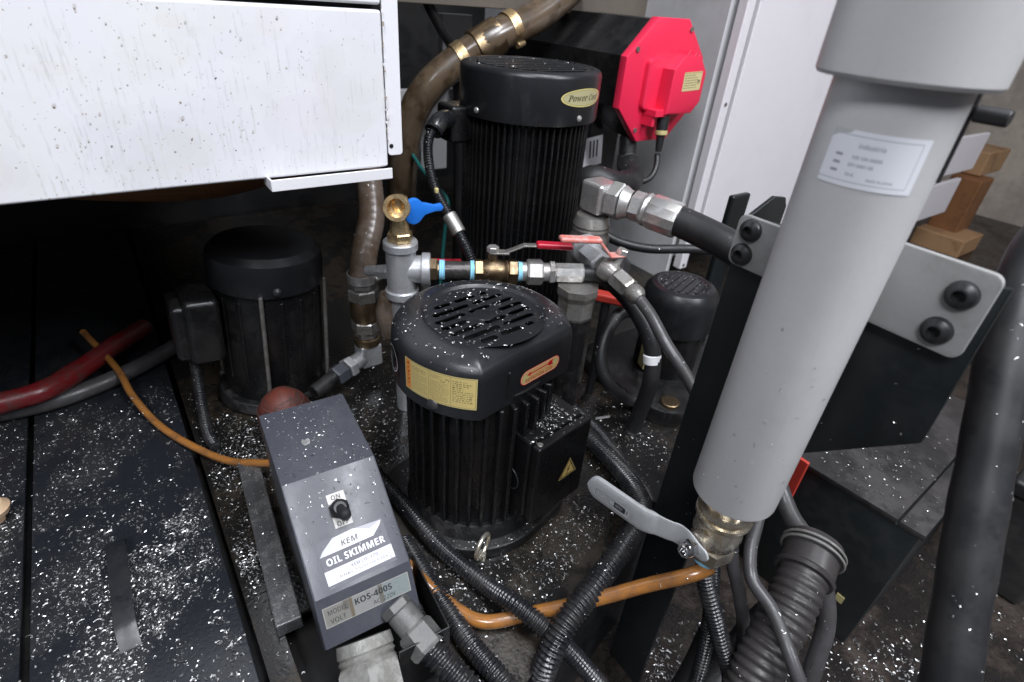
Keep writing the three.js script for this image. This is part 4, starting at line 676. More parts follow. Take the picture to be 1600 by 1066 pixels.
  for (let i = 0; i <= K; i++) {
    const s = i / K, c = path.getPointAt(s), d = path.getTangentAt(s), nx = d.z, nz = -d.x, th = s < 0.42 ? 0.0013 : lerp(0.0013, 0.0034, sstep(0.40, 0.46, s)), endk = s > 0.91 ? Math.sqrt(Math.max(0.02, 1 - ((s - 0.91) / 0.09) ** 2)) : s < 0.06 ? Math.sqrt(Math.max(0.02, 1 - ((0.06 - s) / 0.06) ** 2)) : 1, hh = hgt(s) * endk;
    for (let k = 0; k < 16; k++) { const a = (k / 16) * 2 * Math.PI, cx = Math.sign(Math.cos(a)) * Math.pow(Math.abs(Math.cos(a)), 0.5), sy = Math.sign(Math.sin(a)) * Math.pow(Math.abs(Math.sin(a)), 0.5); pos.push(c.x + nx * th * cx, lift(s) + hh * sy, c.z + nz * th * cx); }
  }
  for (let i = 0; i < K; i++) for (let k = 0; k < 16; k++) { const a = i * 16 + k, b = i * 16 + ((k + 1) % 16); idx.push(a, b, a + 16, b, b + 16, a + 16); }
  for (const [row, f] of [[0, 1], [K, 0]]) for (let k = 1; k < 15; k++) f ? idx.push(row * 16, row * 16 + k + 1, row * 16 + k) : idx.push(row * 16, row * 16 + k, row * 16 + k + 1);
  const g = new THREE.BufferGeometry(); g.setAttribute('position', new THREE.Float32BufferAttribute(pos, 3)); g.setIndex(idx);
  const lv = mesh('lever', crease(g, 0.6), M.valveGrey, v);
  label('lever_print', 0.044, 0.0125, print(1024, 290, (x, w, h) => {
    x.fillStyle = '#a3a5a6'; x.fillRect(0, 0, w, h); x.strokeStyle = '#2a2c2e'; x.lineWidth = 14; x.beginPath(); x.roundRect(70, 60, 560, 170, 30); x.stroke(); x.fillStyle = '#25282b'; x.beginPath(); x.roundRect(600, 60, 310, 170, 36); x.fill();
    x.fillStyle = '#5c5f62'; x.font = 'bold 76px sans-serif'; for (let i = 0; i < 4; i++) x.fillRect(110 + i * 44, 128, 32, 24); x.fillText('OOB', 320, 176, 230); x.fillStyle = '#a0a4a6'; x.font = 'bold 88px sans-serif'; x.fillText('KITZ', 640, 178, 230); x.fillStyle = '#2a2c2e'; x.fillRect(950, 80, 22, 120);
  }, 0.42), lv, [-0.0712, -0.0388, -0.0765], [0.165, 0, 0.986], [0, 1, 0]);
}
// ------------------------------------------------------------------ box at the right, tube lying beyond it
{
  const t = thing('steel_box', 'black steel box with grey dusty lid under the bracket at right', 'box', [0.468, FLOOR, 0.215]);
  mesh('body', slab([[0, -0.01], [0.012, 0.163], [0.42, 0.15], [0.42, -0.14], [0.05, -0.14]].reverse(), 0.0, 0.262, 0.002), M.rightBoxSide, t);
  mesh('lid', slab([[-0.004, -0.012], [0.009, 0.133], [0.424, 0.118], [0.424, -0.146], [0.05, -0.146]].reverse(), 0.262, 0.2715, 0.0015), M.rightBox, t);
  mesh('lid_strip', slab([[0.0095, 0.1355], [0.012, 0.168], [0.424, 0.153], [0.424, 0.1205]].reverse(), 0.260, 0.2705, 0.0015), M.rightBox, t);
  mesh('yellow_tag', rbox(0.0012, 0.015, 0.012, 0.0085, 0.077, 0.127, 0.0002), M.gold, t);
  mesh('orange_flap', rbox(0.006, 0.10, 0.05, -0.028, 0.245, -0.012, 0.002), M.redPlastic, t);
  const c = thing('grey_casting', 'grey cast block on the floor beside the black box', 'casting', [0.95, FLOOR, 0.47]);
  mesh('block', rbox(0.28, 0.20, 0.10, 0, 0.10, 0, 0.01), M.rightBox, c); mesh('block_rib', rbox(0.3, 0.03, 0.12, 0, 0.215, 0, 0.008), M.rubber, c);
}
// ------------------------------------------------------------------ hoses and cables
const RIB = { pitch: 0.0042, deep: 0.22 };
hose('flexible_conduit', 'thin ribbed conduit down from the small pump terminal box', 'conduit', [[-0.262, 0.105, -0.36], [-0.266, 0.07, -0.352], [-0.272, 0.035, -0.325], [-0.276, 0.012, -0.285], [-0.272, 0.009, -0.255]], 0.0082, M.conduit, { pitch: 0.0042, deep: 0.22 });
hose('amber_tube', 'thin amber tube curving over the left lid to the skimmer', 'tube', [[-0.40, 0.05, -0.60], [-0.364, 0.03, -0.484], [-0.355, 0.02, -0.427], [-0.332, 0.0085, -0.348], [-0.298, 0.0085, -0.273], [-0.262, 0.012, -0.214], [-0.232, 0.024, -0.178], [-0.2, 0.03, -0.15]], 0.0052, M.amber);
hose('amber_tube', 'amber tube sagging from the skimmer to below the grey drain valve', 'tube', [[-0.135, 0.028, 0.069], [-0.114, 0.012, 0.122], [-0.093, 0.012, 0.163], [-0.043, 0.018, 0.188], [0.010, 0.046, 0.224], [0.050, 0.074, 0.252], [0.083, 0.101, 0.279], [0.1, 0.106, 0.284]], 0.0075, M.amber);
hose('grey_hose', 'dusty grey hose lying in the dark under the white machine', 'hose', [[-0.62, 0.016, -0.50], [-0.497, 0.016, -0.469], [-0.437, 0.016, -0.469], [-0.353, 0.016, -0.498], [-0.283, 0.016, -0.541], [-0.21, 0.016, -0.602]], 0.013, M.greyHose);
hose('red_hose', 'dirty red hose resting on the grey hose under the machine', 'hose', [[-0.62, 0.045, -0.46], [-0.50, 0.045, -0.45], [-0.455, 0.045, -0.455], [-0.41, 0.04, -0.50], [-0.371, 0.035, -0.55], [-0.314, 0.03, -0.61]], 0.0155, M.redHose, { wobble: 0.05 });
hose('flexible_conduit', 'ribbed conduit slanting in front of the slotted pump foot', 'conduit', [[-0.12, 0.03, -0.16], [-0.106, 0.02, -0.085], [-0.095, 0.0125, -0.03], [-0.088, 0.0125, 0.045], [-0.066, 0.0125, 0.130], [-0.058, 0.03, 0.178], [-0.04, 0.02, 0.222], [-0.008, -0.035, 0.264], [0.023, -0.10, 0.30]], 0.0102, M.conduit, { pitch: 0.0045, deep: 0.2 });
hose('flexible_conduit', 'thickest ribbed conduit bending over the tank front edge', 'conduit', [[0.188, 0.03, -0.041], [0.198, 0.016, 0.024], [0.192, 0.018, 0.076], [0.168, 0.034, 0.132], [0.132, 0.053, 0.172], [0.082, 0.060, 0.195], [0.018, 0.052, 0.214], [-0.029, 0.040, 0.224], [-0.052, 0.02, 0.231], [-0.069, -0.025, 0.237], [-0.08, -0.08, 0.24]], 0.0138, M.conduit, { pitch: 0.0052, deep: 0.2 });
hose('flexible_conduit', 'dusty ribbed conduit running past the slotted pump to the post', 'conduit', [[0.215, 0.04, -0.14], [0.228, 0.013, -0.082], [0.227, 0.0105, -0.007], [0.211, 0.0105, 0.073], [0.199, 0.0105, 0.124], [0.185, 0.0105, 0.15]], 0.0092, M.conduit, RIB);
hose('flexible_conduit', 'ribbed conduit leaving the oil skimmer cable gland', 'conduit', [[-0.160, 0.0435, 0.172], [-0.152, 0.034, 0.193], [-0.138, 0.018, 0.226], [-0.12, -0.01, 0.265], [-0.11, -0.06, 0.29]], 0.0142, M.conduit, { pitch: 0.0062, deep: 0.22 });
hose('flexible_conduit', 'ribbed conduit between the oil skimmer and the slotted pump', 'conduit', [[-0.119, 0.016, 0.03], [-0.119, 0.0128, 0.085], [-0.117, 0.0128, 0.156], [-0.115, 0.016, 0.192], [-0.108, 0.014, 0.234], [-0.102, -0.02, 0.28]], 0.0112, M.conduit, { pitch: 0.0048, deep: 0.2 });
{
  const h = hose('flexible_conduit', 'thin ribbed conduit hanging beside the tall back pump', 'conduit', [[0.150, 0.408, -0.352], [0.118, 0.412, -0.315], [0.098, 0.397, -0.307], [0.089, 0.375, -0.296], [0.084, 0.337, -0.269], [0.092, 0.296, -0.230], [0.100, 0.263, -0.2], [0.104, 0.235, -0.185], [0.108, 0.15, -0.18], [0.11, 0.0, -0.18]], 0.0074, M.conduit, { pitch: 0.0038, deep: 0.22 });
  const at = h.position;
  mesh('elbow_boot', tubeGeo([[0.16, 0.408, -0.355], [0.135, 0.413, -0.33], [0.116, 0.412, -0.314], [0.104, 0.402, -0.308]].map((p) => V(p).sub(at)), 0.0135), M.conduit, h);
  mesh('joint_sleeve', cyl(V([0.0905, 0.303, -0.237]).sub(at), V([0.0965, 0.281, -0.216]).sub(at), 0.0105), M.dullSteel, h);
  mesh('cable_marker', rbox(0.006, 0.008, 0.006, -0.079 + 0.0, 0, 0).translate(0.082 + 0.079 - at.x, 0.333 - at.y, -0.258 - at.z), M.gold, h);
}
hose('hydraulic_hose', 'thick black hydraulic hose from the crimped end to the bracket', 'hose', [[0.337, 0.328, -0.03], [0.345, 0.324, 0.0], [0.352, 0.318, 0.045], [0.36, 0.305, 0.1], [0.362, 0.295, 0.17], [0.36, 0.29, 0.24], [0.31, 0.295, 0.30], [0.24, 0.30, 0.31], [0.17, 0.305, 0.29]], 0.0212, M.rubber);
hose('black_cable', 'black cable arching between the riser and the white cabinet', 'cable', [[0.36, 0.245, -0.27], [0.404, 0.229, -0.250], [0.427, 0.212, -0.218], [0.471, 0.203, -0.178], [0.547, 0.208, -0.123], [0.62, 0.2, -0.06], [0.66, 0.1, -0.02], [0.66, 0.0, 0.0]], 0.0085, M.rubber);
{
  const h = hose('black_hose', 'black hose looping from the pipe run down behind the valve', 'hose', [[0.222, 0.245, -0.09], [0.246, 0.244, -0.074], [0.27, 0.225, -0.05], [0.285, 0.190, -0.01], [0.290, 0.150, 0.018], [0.287, 0.104, 0.03], [0.287, 0.04, 0.025], [0.287, 0.0, 0.02]], 0.0122, M.rubber);
  mesh('white_band', cyl(V([0.2893, 0.146, 0.0195]).sub(h.position), V([0.2885, 0.132, 0.0235]).sub(h.position), 0.0131), M.paper, h);
}
hose('grey_hose', 'thin grey hose slanting down from the ball valve to the post', 'hose', [[0.252, 0.240, 0.003], [0.25, 0.228, 0.03], [0.246, 0.206, 0.066], [0.250, 0.174, 0.110], [0.258, 0.12, 0.16], [0.262, 0.05, 0.17], [0.262, 0.0, 0.17]], 0.0082, M.greyHose);
hose('black_hose', 'black hose loop lying beside the low pump base', 'hose', [[0.351, 0.160, -0.063], [0.312, 0.162, -0.073], [0.275, 0.131, -0.064], [0.26, 0.093, -0.047], [0.272, 0.06, -0.026], [0.31, 0.03, -0.01], [0.33, 0.03, 0.0]], 0.0105, M.rubber);
hose('foreground_hose', 'thick black hose hanging in the right foreground', 'hose', [[0.36, 0.50, 0.34], [0.285, 0.465, 0.349], [0.243, 0.435, 0.354], [0.218, 0.396, 0.369], [0.191, 0.344, 0.391], [0.162, 0.284, 0.417], [0.129, 0.212, 0.449], [0.109, 0.168, 0.469], [0.09, 0.08, 0.50], [0.08, -0.26, 0.53]], 0.0178, M.rubber, { wobble: 0.03 });
hose('grey_hose', 'pale grey hose looping down right of the wide corrugated hose', 'hose', [[0.262, 0.18, 0.19], [0.258, 0.145, 0.225], [0.250, 0.122, 0.258], [0.24, 0.10, 0.29], [0.25, 0.07, 0.325], [0.251, 0.036, 0.349], [0.240, -0.001, 0.372], [0.216, -0.05, 0.388], [0.19, -0.12, 0.41], [0.17, -0.255, 0.43]], 0.0102, M.greyHose);
{
  const h = hose('corrugated_hose', 'wide grey corrugated hose with clamped cuff at bottom right', 'hose', [[0.226, 0.087, 0.329], [0.197, 0.078, 0.338], [0.166, 0.056, 0.348], [0.131, 0.028, 0.356], [0.10, -0.005, 0.366], [0.07, -0.06, 0.378], [0.05, -0.25, 0.39]], 0.0255, M.corrugated, { pitch: 0.0088, deep: 0.07, sides: 28 });
  const at = h.position, A = V([0.2375, 0.093, 0.325]).sub(at), B = V([0.198, 0.079, 0.3375]).sub(at);
  mesh('cuff', rev(A, B, [[0, 0], [0, 0.028], [0.1, 0.030], [0.35, 0.030], [0.4, 0.028], [0.85, 0.0285], [0.92, 0.031], [1, 0.029], [1, 0.02]], 40), M.corrugated, h);
  const ax = B.clone().sub(A).normalize(), q = new THREE.Quaternion().setFromUnitVectors(new THREE.Vector3(0, 0, 1), ax), c = A.clone().lerp(B, 0.2);
  mesh('clamp_ring', [torus(0.0315, 0.0016, 48).applyQuaternion(q).translate(...c.toArray()), torus(0.0315, 0.0016, 48).applyQuaternion(q).translate(...A.clone().lerp(B, 0.34).toArray())], M.castGrey, h);
  mesh('clamp_ear', [torus(0.006, 0.0014).rotateY(0.6).translate(0.028, -0.016, 0.020), cyl([0.024, -0.012, 0.016], [0.03, -0.02, 0.024], 0.003)], M.zinc, h);
}
hose('flexible_conduit', 'ribbed conduit dropping from below the grey drain valve', 'conduit', [[0.1, 0.116, 0.276], [0.1, 0.09, 0.282], [0.103, 0.055, 0.30], [0.11, 0.01, 0.322], [0.118, -0.04, 0.345], [0.12, -0.25, 0.36]], 0.0098, M.conduit, { pitch: 0.0046, deep: 0.2 });
hose('black_cable', 'smooth cable bending across the wide corrugated hose', 'cable', [[0.235, 0.19, 0.22], [0.205, 0.15, 0.258], [0.176, 0.129, 0.280], [0.150, 0.106, 0.296], [0.138, 0.09, 0.312], [0.132, 0.082, 0.342], [0.118, 0.066, 0.376], [0.112, 0.04, 0.405], [0.118, -0.02, 0.44], [0.12, -0.26, 0.47]], 0.0068, M.greyHose);
hose('flexible_conduit', 'dim ribbed conduit dropping behind the drain valve', 'conduit', [[0.16, 0.12, 0.25], [0.150, 0.07, 0.262], [0.142, 0.03, 0.278], [0.138, -0.012, 0.292], [0.126, -0.07, 0.308], [0.10, -0.14, 0.326], [0.08, -0.262, 0.34]], 0.0088, M.conduit, RIB);
hose('grey_hose', 'wide dim hose lying low under the corrugated hose', 'hose', [[0.26, -0.06, 0.318], [0.211, -0.075, 0.318], [0.170, -0.088, 0.323], [0.128, -0.10, 0.324], [0.082, -0.13, 0.330], [0.05, -0.24, 0.34]], 0.0185, M.rubber);
hose('grey_hose', 'second dim hose low beside the corrugated hose', 'hose', [[0.29, -0.11, 0.336], [0.242, -0.12, 0.336], [0.201, -0.13, 0.337], [0.152, -0.15, 0.340], [0.111, -0.19, 0.348], [0.1, -0.25, 0.36]], 0.0165, M.greyHose);
hose('black_hose', 'dark hose on the chips right of the bracket post', 'hose', [[0.2, -0.12, 0.28], [0.16, -0.15, 0.293], [0.125, -0.18, 0.30], [0.09, -0.22, 0.31], [0.07, -0.252, 0.32]], 0.016, M.rubber);
hose('black_cable', 'thin cable beside the dim ribbed conduit', 'cable', [[0.19, 0.12, 0.25], [0.172, 0.059, 0.273], [0.168, 0.029, 0.295], [0.172, -0.02, 0.316], [0.18, -0.1, 0.33], [0.18, -0.262, 0.335]], 0.0075, M.greyHose);
hose('clear_hose', 'brownish clear hose coming down behind the white drip ledge', 'hose', [[0.03, 0.44, -0.40], [0.03, 0.37, -0.39], [0.028, 0.32, -0.375], [0.018, 0.27, -0.350], [-0.006, 0.225, -0.328], [-0.015, 0.188, -0.32]], 0.0205, M.milkyHose, { pitch: 0.011, deep: 0.012, sides: 24 });
{
  const h = hose('clear_hose', 'brown suction hose with brass clamps above the back pump', 'hose', [[0.56, 0.62, -0.527], [0.440, 0.546, -0.521], [0.341, 0.506, -0.521], [0.284, 0.471, -0.537], [0.223, 0.424, -0.546], [0.187, 0.363, -0.555], [0.172, 0.294, -0.556], [0.17, 0.15, -0.57], [0.17, 0.0, -0.58]], 0.028, M.amberClear, { sides: 24 });
  const at = h.position, q = (p) => V(p).sub(at);
  mesh('union', [rev(q([0.375, 0.522, -0.5215]), q([0.29, 0.474, -0.5355]), [[0, 0.028], [0.2, 0.029], [0.22, 0.033], [0.75, 0.034], [0.8, 0.029], [1, 0.028]], 32)], M.oldBrass, h);
  for (const [a, b] of [[[0.388, 0.5275, -0.521], [0.372, 0.5205, -0.5215]], [[0.292, 0.4755, -0.535], [0.277, 0.466, -0.538]]]) mesh('clamp', [rev(q(a), q(b), [[0, 0.0285], [0, 0.0305], [1, 0.0305], [1, 0.0285]], 36), cyl(q([a[0] + 0.012, a[1] - 0.026, a[2] + 0.016]), q([a[0] - 0.006, a[1] - 0.03, a[2] + 0.022]), 0.006)], M.brass, h);
}
hose('black_cable', 'dark thin tube hanging at the top behind the panel corner', 'cable', [[0.22, 0.66, -0.62], [0.234, 0.594, -0.600], [0.240, 0.558, -0.585], [0.269, 0.514, -0.585], [0.304, 0.476, -0.601], [0.33, 0.3, -0.62], [0.33, 0.0, -0.62]], 0.009, M.rubber);
hose('green_wire', 'thin green wire behind the hanging conduit', 'wire', [[0.20, 0.36, -0.57], [0.190, 0.321, -0.564], [0.171, 0.302, -0.488], [0.177, 0.277, -0.434], [0.181, 0.262, -0.40], [0.175, 0.2, -0.4], [0.17, 0.0, -0.42]], 0.0034, M.teal);
hose('servo_cable', 'thin black cable curving from the red motor connector', 'cable', [[0.583, 0.335, -0.29], [0.575, 0.315, -0.28], [0.556, 0.295, -0.275], [0.525, 0.285, -0.29], [0.49, 0.285, -0.32], [0.46, 0.25, -0.36], [0.46, 0.0, -0.38]], 0.0055, M.rubber);
hose('motor_hose', 'thick black cable sleeve below the red motor', 'hose', [[0.556, 0.308, -0.336], [0.540, 0.30, -0.31], [0.51, 0.295, -0.28], [0.47, 0.298, -0.262], [0.43, 0.306, -0.262], [0.405, 0.31, -0.28], [0.40, 0.2, -0.36], [0.40, 0.0, -0.42]], 0.023, M.rubber, { wobble: 0.05 });
// ------------------------------------------------------------------ metal chips (swarf)
const NO = [[0, 0, 0.104], [-0.157, -0.375, 0.088], [0.284, -0.323, 0.12]];
function chipMesh(name, text, spots, o = {}) {        // spots: [point, normal]
  const pos = [], col = [], a = new THREE.Vector3(), b = new THREE.Vector3(), up = new THREE.Vector3(), q = new THREE.Vector3();
  const big = o.big ?? 1, put = (...v) => v.forEach((p) => pos.push(p.x, p.y, p.z));
  for (const [p, n] of spots) {
    up.copy(n); a.set(rr(-1, 1), rr(-1, 1), rr(-1, 1)).cross(up).normalize(); b.crossVectors(up, a);
    const kind = o.dust ? 0 : rnd(), c = Math.pow(rnd(), 0.8) * 0.62 + 0.22, start = pos.length;
    const P = (x, y, h) => p.clone().addScaledVector(a, x).addScaledVector(b, y).addScaledVector(up, h);
    if (kind < 0.26) {            // grain
      const l = rr(0.0005, 0.0011) * big, w = rr(0.0004, 0.0008) * big, h = rr(0.0004, 0.0008) * big, s = rr(-0.3, 0.3) * l;
      const t1 = P(-l, -w, 0), t2 = P(l, -w * 0.8, 0), t3 = P(l * 0.9, w, 0), t4 = P(-l * 0.9, w * 0.8, 0), u1 = P(-l * 0.7 + s, -w * 0.5, h), u2 = P(l * 0.6 + s, -w * 0.4, h * rr(0.6, 1.2)), u3 = P(l * 0.5 + s, w * 0.5, h), u4 = P(-l * 0.5 + s, w * 0.5, h * rr(0.6, 1.2));
      put(t1, t2, u2, t1, u2, u1, t2, t3, u3, t2, u3, u2, t3, t4, u4, t3, u4, u3, t4, t1, u1, t4, u1, u4, u1, u2, u3, u1, u3, u4);
    } else if (kind < 0.84) {      // curled ribbon
      const L = rr(0.0018, 0.0052) * big * (rnd() < 0.1 ? 1.7 : 1), w = rr(0.00022, 0.0006) * big, R = L / rr(0.5, 4.4), k = 5, lift = rr(0.1, 0.6), tw = rr(-1.2, 1.2);
      let prev = null;
      for (let i = 0; i <= k; i++) {
        const t = (i / k) * (L / R), x = R * Math.sin(t), y = R * (1 - Math.cos(t)), h = 0.0003 + lift * w * 2 + Math.sin((i / k) * Math.PI) * L * 0.10 * lift, ca = Math.cos(tw * (i / k) + lift), sa = Math.sin(tw * (i / k) + lift);
        const e1 = P(x + w * ca * Math.sin(t), y - w * ca * Math.cos(t), h + w * sa), e2 = P(x - w * ca * Math.sin(t), y + w * ca * Math.cos(t), Math.max(0.0001, h - w * sa));
        if (prev) put(prev[0], e1, e2, prev[0], e2, prev[1]);
        prev = [e1, e2];
      }
    } else {                      // flake
      const l = rr(0.0008, 0.0019) * big, w = rr(0.0004, 0.0010) * big, h = rr(0.0002, 0.0009) * big, h2 = rr(0.0002, 0.001) * big;
      const t1 = P(-l, -w, 0.0002), t2 = P(l * 0.8, -w, h), t3 = P(l, w, h2), t4 = P(-l * 0.7, w, 0.0004), m = P(0, 0, h + 0.0003);
      put(t1, t2, m, t2, t3, m, t3, t4, m, t4, t1, m);
    }
    for (let i = start; i < pos.length; i += 3) col.push(c, c, c * rr(0.97, 1.01));
  }
  const g = new THREE.BufferGeometry();
  g.setAttribute('position', new THREE.Float32BufferAttribute(pos, 3)); g.setAttribute('color', new THREE.Float32BufferAttribute(col, 3)); g.computeVertexNormals();
  const m = new THREE.Mesh(g, M.chips); m.castShadow = m.receiveShadow = true; m.name = numbered(name); scene.add(m);
  return tag(m, text, 'metal chips', 'metal chips', 'stuff');
}
const UP = new THREE.Vector3(0, 1, 0);
// clusters: [x, z, spread, weight]
function ground(n, x0, x1, z0, z1, y, clusters, even = 0.35, ok = () => true) {
  const out = []; const sum = clusters.reduce((s, c) => s + c[3], 0);
  while (out.length < n) {
    let x, z;
    if (rnd() < even) { x = rr(x0, x1); z = rr(z0, z1); }
    else { let k = rnd() * sum, c = clusters[0]; for (c of clusters) { k -= c[3]; if (k < 0) break; } const r = c[2] * Math.sqrt(-2 * Math.log(rnd() + 1e-9)), t = rnd() * 6.283; x = c[0] + r * Math.cos(t); z = c[1] + r * Math.sin(t); }
    if (x < x0 || x > x1 || z < z0 || z > z1 || !ok(x, z)) continue;
    out.push([new THREE.Vector3(x, y + rr(0, 0.0004), z), UP]);
  }
  return out;
}
const free = (x, z) => NO.every(([cx, cz, r]) => Math.hypot(x - cx, z - cz) > r) && !(x > -0.262 && x < -0.125 && z > -0.11 && z < 0.24);
const patchy = (x, z) => { const i = (((Math.floor(z * 1700) % N) + N) % N) * N + ((((Math.floor(x * 1700)) % N) + N) % N); return nBroad[i] * 0.6 + nMid[i] * 0.4 > 0.36 + 0.28 * rnd(); };
chipMesh('metal_chips', 'silver metal chips strewn over the wide middle tank lid', ground(3300, -0.478, -0.303, -0.46, 0.2, 0.0018, [[-0.345, -0.13, 0.035, 3], [-0.40, -0.06, 0.06, 3], [-0.345, -0.01, 0.05, 3], [-0.34, 0.06, 0.05, 2], [-0.42, -0.2, 0.06, 1]], 0.42, patchy), { big: 1.12 });
chipMesh('metal_chips', 'thick silver metal chips on the lid at the far left edge', ground(2000, -0.64, -0.488, -0.5, 0.15, 0.0014, [[-0.54, -0.2, 0.08, 2], [-0.52, -0.05, 0.06, 2]], 0.6, patchy), { big: 1.15 });
chipMesh('metal_chips', 'silver metal chips on the deck around the pumps', [...ground(2600, -0.29, 0.12, -0.42, 0.19, 0.0006, [[-0.2, -0.27, 0.05, 2.5], [-0.26, -0.2, 0.03, 1.5], [-0.1, -0.2, 0.05, 2], [-0.28, -0.05, 0.02, 1.2], [0.06, 0.15, 0.05, 1.6], [-0.09, 0.12, 0.04, 1.3]], 0.25, (x, z) => free(x, z) && z < 0.2 - 0.3 * (x + 0.085)), ...ground(500, 0.1, 0.45, -0.2, 0.13, 0.0006, [[0.26, 0.02, 0.06, 2]], 0.5, (x, z) => free(x, z) && z < 0.15 - 0.22 * (x - 0.1) && !(x > 0.325 && z < 0.055))], { big: 1.08 });
chipMesh('metal_chips', 'bright metal chips piled on the floor at lower right', [...ground(1500, 0.15, 0.62, 0.2, 0.72, FLOOR + 0.0006, [[0.48, 0.44, 0.06, 2], [0.3, 0.36, 0.06, 2], [0.2, 0.25, 0.03, 1.4], [0.55, 0.55, 0.06, 1]], 0.3), ...ground(500, 0.6, 1.4, 0.35, 0.9, FLOOR + 0.0006, [[0.8, 0.55, 0.1, 1]], 0.6)], { big: 1.7 });
// on the pump cowl
{
  const sp = [];
  for (let i = 0; i < 380; i++) {
    const r = Math.sqrt(rnd()) * 0.098, t = rnd() * 6.283, x = r * Math.sin(t), z = r * Math.cos(t); if (x * 0.1736 + z * 0.985 > 0.068) continue;
    const y = r < 0.0605 ? 0.2816 : r < 0.0672 ? 0.2838 : r < 0.076 ? 0.2852 : r < 0.084 ? lerp(0.284, 0.2819, (r - 0.076) / 0.008) : lerp(0.2818, 0.2705, ((r - 0.084) / 0.014) ** 1.5), n = r > 0.08 ? new THREE.Vector3((x / r) * 0.6, 0.8, (z / r) * 0.6) : UP;
    sp.push([new THREE.Vector3(x, y, z), n.clone().normalize()]);
  }
  chipMesh('metal_chips', 'fine metal chips scattered on the slotted pump cowl', sp, { big: 0.92 });
  const tb = []; const fn = [Math.sin(10 * deg), Math.cos(10 * deg)], c = [fn[0] * 0.075 + Math.cos(10 * deg) * 0.031, fn[1] * 0.075 - Math.sin(10 * deg) * 0.031];
  for (let i = 0; i < 230; i++) { const cl = rnd() < 0.6, u = cl ? clamp(rr(-1, 1) + rr(-1, 1), -1, 1) * 0.02 + 0.005 : rr(-0.042, 0.042), v = cl ? rr(-0.016, 0.024) : rr(-0.024, 0.036), k = 8 * deg; tb.push([new THREE.Vector3(c[0] + u * Math.cos(k) + v * Math.sin(k), 0.1695, c[1] - u * Math.sin(k) + v * Math.cos(k)), UP]); }
  chipMesh('metal_chips', 'small metal chips on top of the pump terminal box', tb, { big: 0.95 });
}
// on the skimmer faces
{
  const sp = [], m = new THREE.Matrix4().makeRotationY(-4 * deg).setPosition(-0.228, 0, -0.102), nm = new THREE.Matrix4().makeRotationY(-4 * deg);
  for (let i = 0; i < 260; i++) {
    const top = rnd() < 0.7, f = rnd(), A = top ? skProf[0] : skProf[1], B = top ? skProf[1] : skProf[2], dz = B[0] - A[0], dy = B[1] - A[1], n = new THREE.Vector3(0, dz, -dy).normalize();
    const p = new THREE.Vector3(rr(0.003, SKW - 0.003), lerp(A[1], B[1], f), lerp(A[0], B[0], f)).addScaledVector(n, 0.0003);
    if (!top && p.x > 0.012 && p.x < 0.085 && f > 0.5 && rnd() < 0.9) continue;
    sp.push([p.applyMatrix4(m), n.transformDirection(nm)]);
  }
  chipMesh('metal_chips', 'fine metal chips sticking to the oil skimmer top', sp, { big: 0.85 });
}
chipMesh('metal_chips', 'fine metal chips on the dusty lid of the right box', ground(260, 0.472, 0.88, 0.09, 0.37, FLOOR + 0.2724, [[0.55, 0.28, 0.07, 2]], 0.4, (x, z) => z < 0.345 || z > 0.353), { big: 1.1 });
chipMesh('metal_chips', 'few metal chips on the tall back pump cowl', Array.from({ length: 90 }, () => { const r = Math.sqrt(rnd()) * 0.1, t = rnd() * 6.283; return [new THREE.Vector3(0.284 + r * Math.sin(t), r > 0.093 ? 0.489 : 0.4885, -0.323 + r * Math.cos(t)), UP]; }), { big: 0.8 });
chipMesh('metal_chips', 'metal chips on the low round pump behind the bracket', Array.from({ length: 60 }, () => { const r = Math.sqrt(rnd()) * 0.046, t = rnd() * 6.283; return [new THREE.Vector3(0.442 + r * Math.sin(t), r > 0.04 ? 0.191 : 0.1915, -0.062 + r * Math.cos(t)), UP]; }), { big: 0.9 });
// chips clinging to the dark bracket
chipMesh('metal_chips', 'sparse metal chips clinging to the dark bracket plate', Array.from({ length: 36 }, () => { const up = rnd() < 0.45, z = up ? rr(0.25, 0.36) : rr(0.183, 0.235), y = up ? rr(0.28, 0.39) : rr(-0.2, 0.38); return [new THREE.Vector3(0.1443, y, z), new THREE.Vector3(-1, 0, 0)]; }), { big: 0.6 });
// larger single flakes
function flake(text, p, n, pts, bend, turn = 0) {
  const t = thing('metal_flake', text, 'flake', p); const g = plate(pts, 0.0005, 0.0001), q = g.attributes.position;
  for (let i = 0; i < q.count; i++) q.setZ(i, q.getZ(i) + bend * q.getX(i) * q.getX(i) * 100 + bend * 0.5 * Math.abs(q.getY(i)) * 0.5);
  g.computeVertexNormals(); g.rotateX(-Math.PI / 2).rotateY(turn); if (n) g.applyQuaternion(new THREE.Quaternion().setFromUnitVectors(UP, V(n).normalize()));
  mesh('flake', g, M.zinc, t); return t;
}
flake('jagged bright metal flake on the oil skimmer top', [-0.196, 0.1580, -0.037], [0, 1, 0.03], [[-0.005, -0.004], [0.001, -0.005], [0.004, -0.002], [0.005, 0.002], [0.001, 0.003], [0, 0.006], [-0.003, 0.004], [-0.0045, 0.001]], 0.2, 0.4);
flake('triangular pale metal flake near the tank front edge', [-0.105, 0.0006, 0.205], null, [[-0.011, -0.006], [0.012, -0.004], [0.006, 0.012]], 0.05, 0.9);
flake('curved silver metal flake on the brown deck beside the conduit', [0.262, 0.0006, -0.025], null, [[-0.014, -0.002], [0.012, -0.003], [0.015, 0.001], [-0.010, 0.004]], 0.12, -0.3);
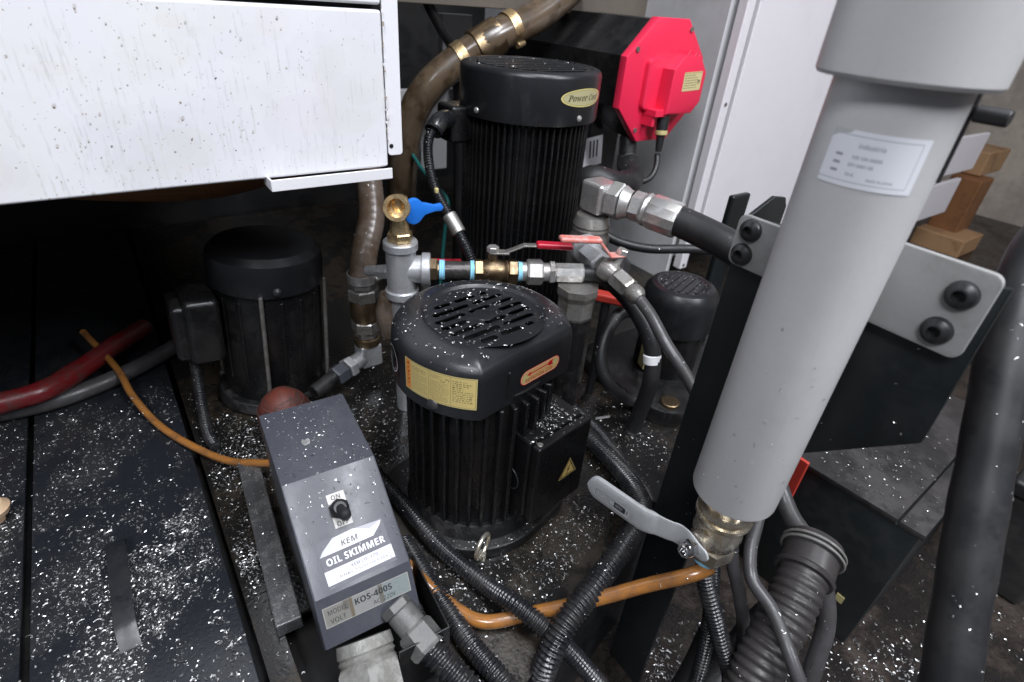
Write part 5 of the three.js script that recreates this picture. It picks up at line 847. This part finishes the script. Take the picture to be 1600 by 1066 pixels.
chipMesh('metal_dust', 'fine metal dust between the larger chips on the lids and deck', [...ground(3000, -0.478, -0.303, -0.44, 0.2, 0.0017, [[-0.345, -0.13, 0.04, 3], [-0.38, -0.04, 0.07, 3]], 0.4, patchy), ...ground(2200, -0.62, -0.488, -0.44, 0.15, 0.0012, [[-0.54, -0.15, 0.1, 1]], 0.6, patchy), ...ground(2600, -0.29, 0.12, -0.40, 0.19, 0.0004, [[-0.2, -0.25, 0.06, 2], [-0.27, -0.1, 0.05, 2], [0.05, 0.14, 0.05, 2]], 0.3, (x, z) => free(x, z) && z < 0.2 - 0.3 * (x + 0.085))], { big: 0.5, dust: true });
{ // chips that fell on hoses and on the pump foot
  const sp = [], T = new THREE.Vector3(), n = new THREE.Vector3();
  for (const [pts, r] of HOSES) {
    const c = new THREE.CatmullRomCurve3(pts.map(V), false, 'centripetal'), L = c.getLength();
    for (let i = 0; i < L * r * 9000; i++) { const t = rnd(), p = c.getPointAt(t); T.copy(c.getTangentAt(t)); n.copy(UP).addScaledVector(T, -T.y); if (n.length() < 0.3 || p.z < -0.45) continue; n.normalize().applyAxisAngle(T, rr(-1, 1)); sp.push([p.addScaledVector(n, r * 0.97), n.clone()]); }
  }
  for (let i = 0; i < 220; i++) { const a = rnd() * 6.283, r = rr(0.0905, 0.101); sp.push([new THREE.Vector3(r * Math.sin(a), 0.0163, r * Math.cos(a)), UP]); }
  chipMesh('metal_chips', 'tiny metal chips clinging to the hoses and the pump foot', sp, { big: 0.7 });
}
{
  const sp = []; for (let i = 0; i < 90; i++) { const u = rr(-0.012, 0.012), v = rr(-0.13, 0.13), k = -4.5 * deg; sp.push([new THREE.Vector3(-0.252 + u * Math.cos(k) + v * Math.sin(k), 0.0195, -0.07 - u * Math.sin(k) + v * Math.cos(k)), UP]); }
  for (let i = 0; i < 22; i++) { const a = rr(-115, -10) * deg, n = new THREE.Vector3(Math.sin(a), 0, Math.cos(a)); sp.push([new THREE.Vector3(0.1, rr(0.22, 0.40), 0.276).addScaledVector(n, 0.0371), n]); }
  chipMesh('metal_chips', 'stray metal chips on the flat bar and the grey cylinder', sp, { big: 0.75 });
}
renderer.render(scene, camera);
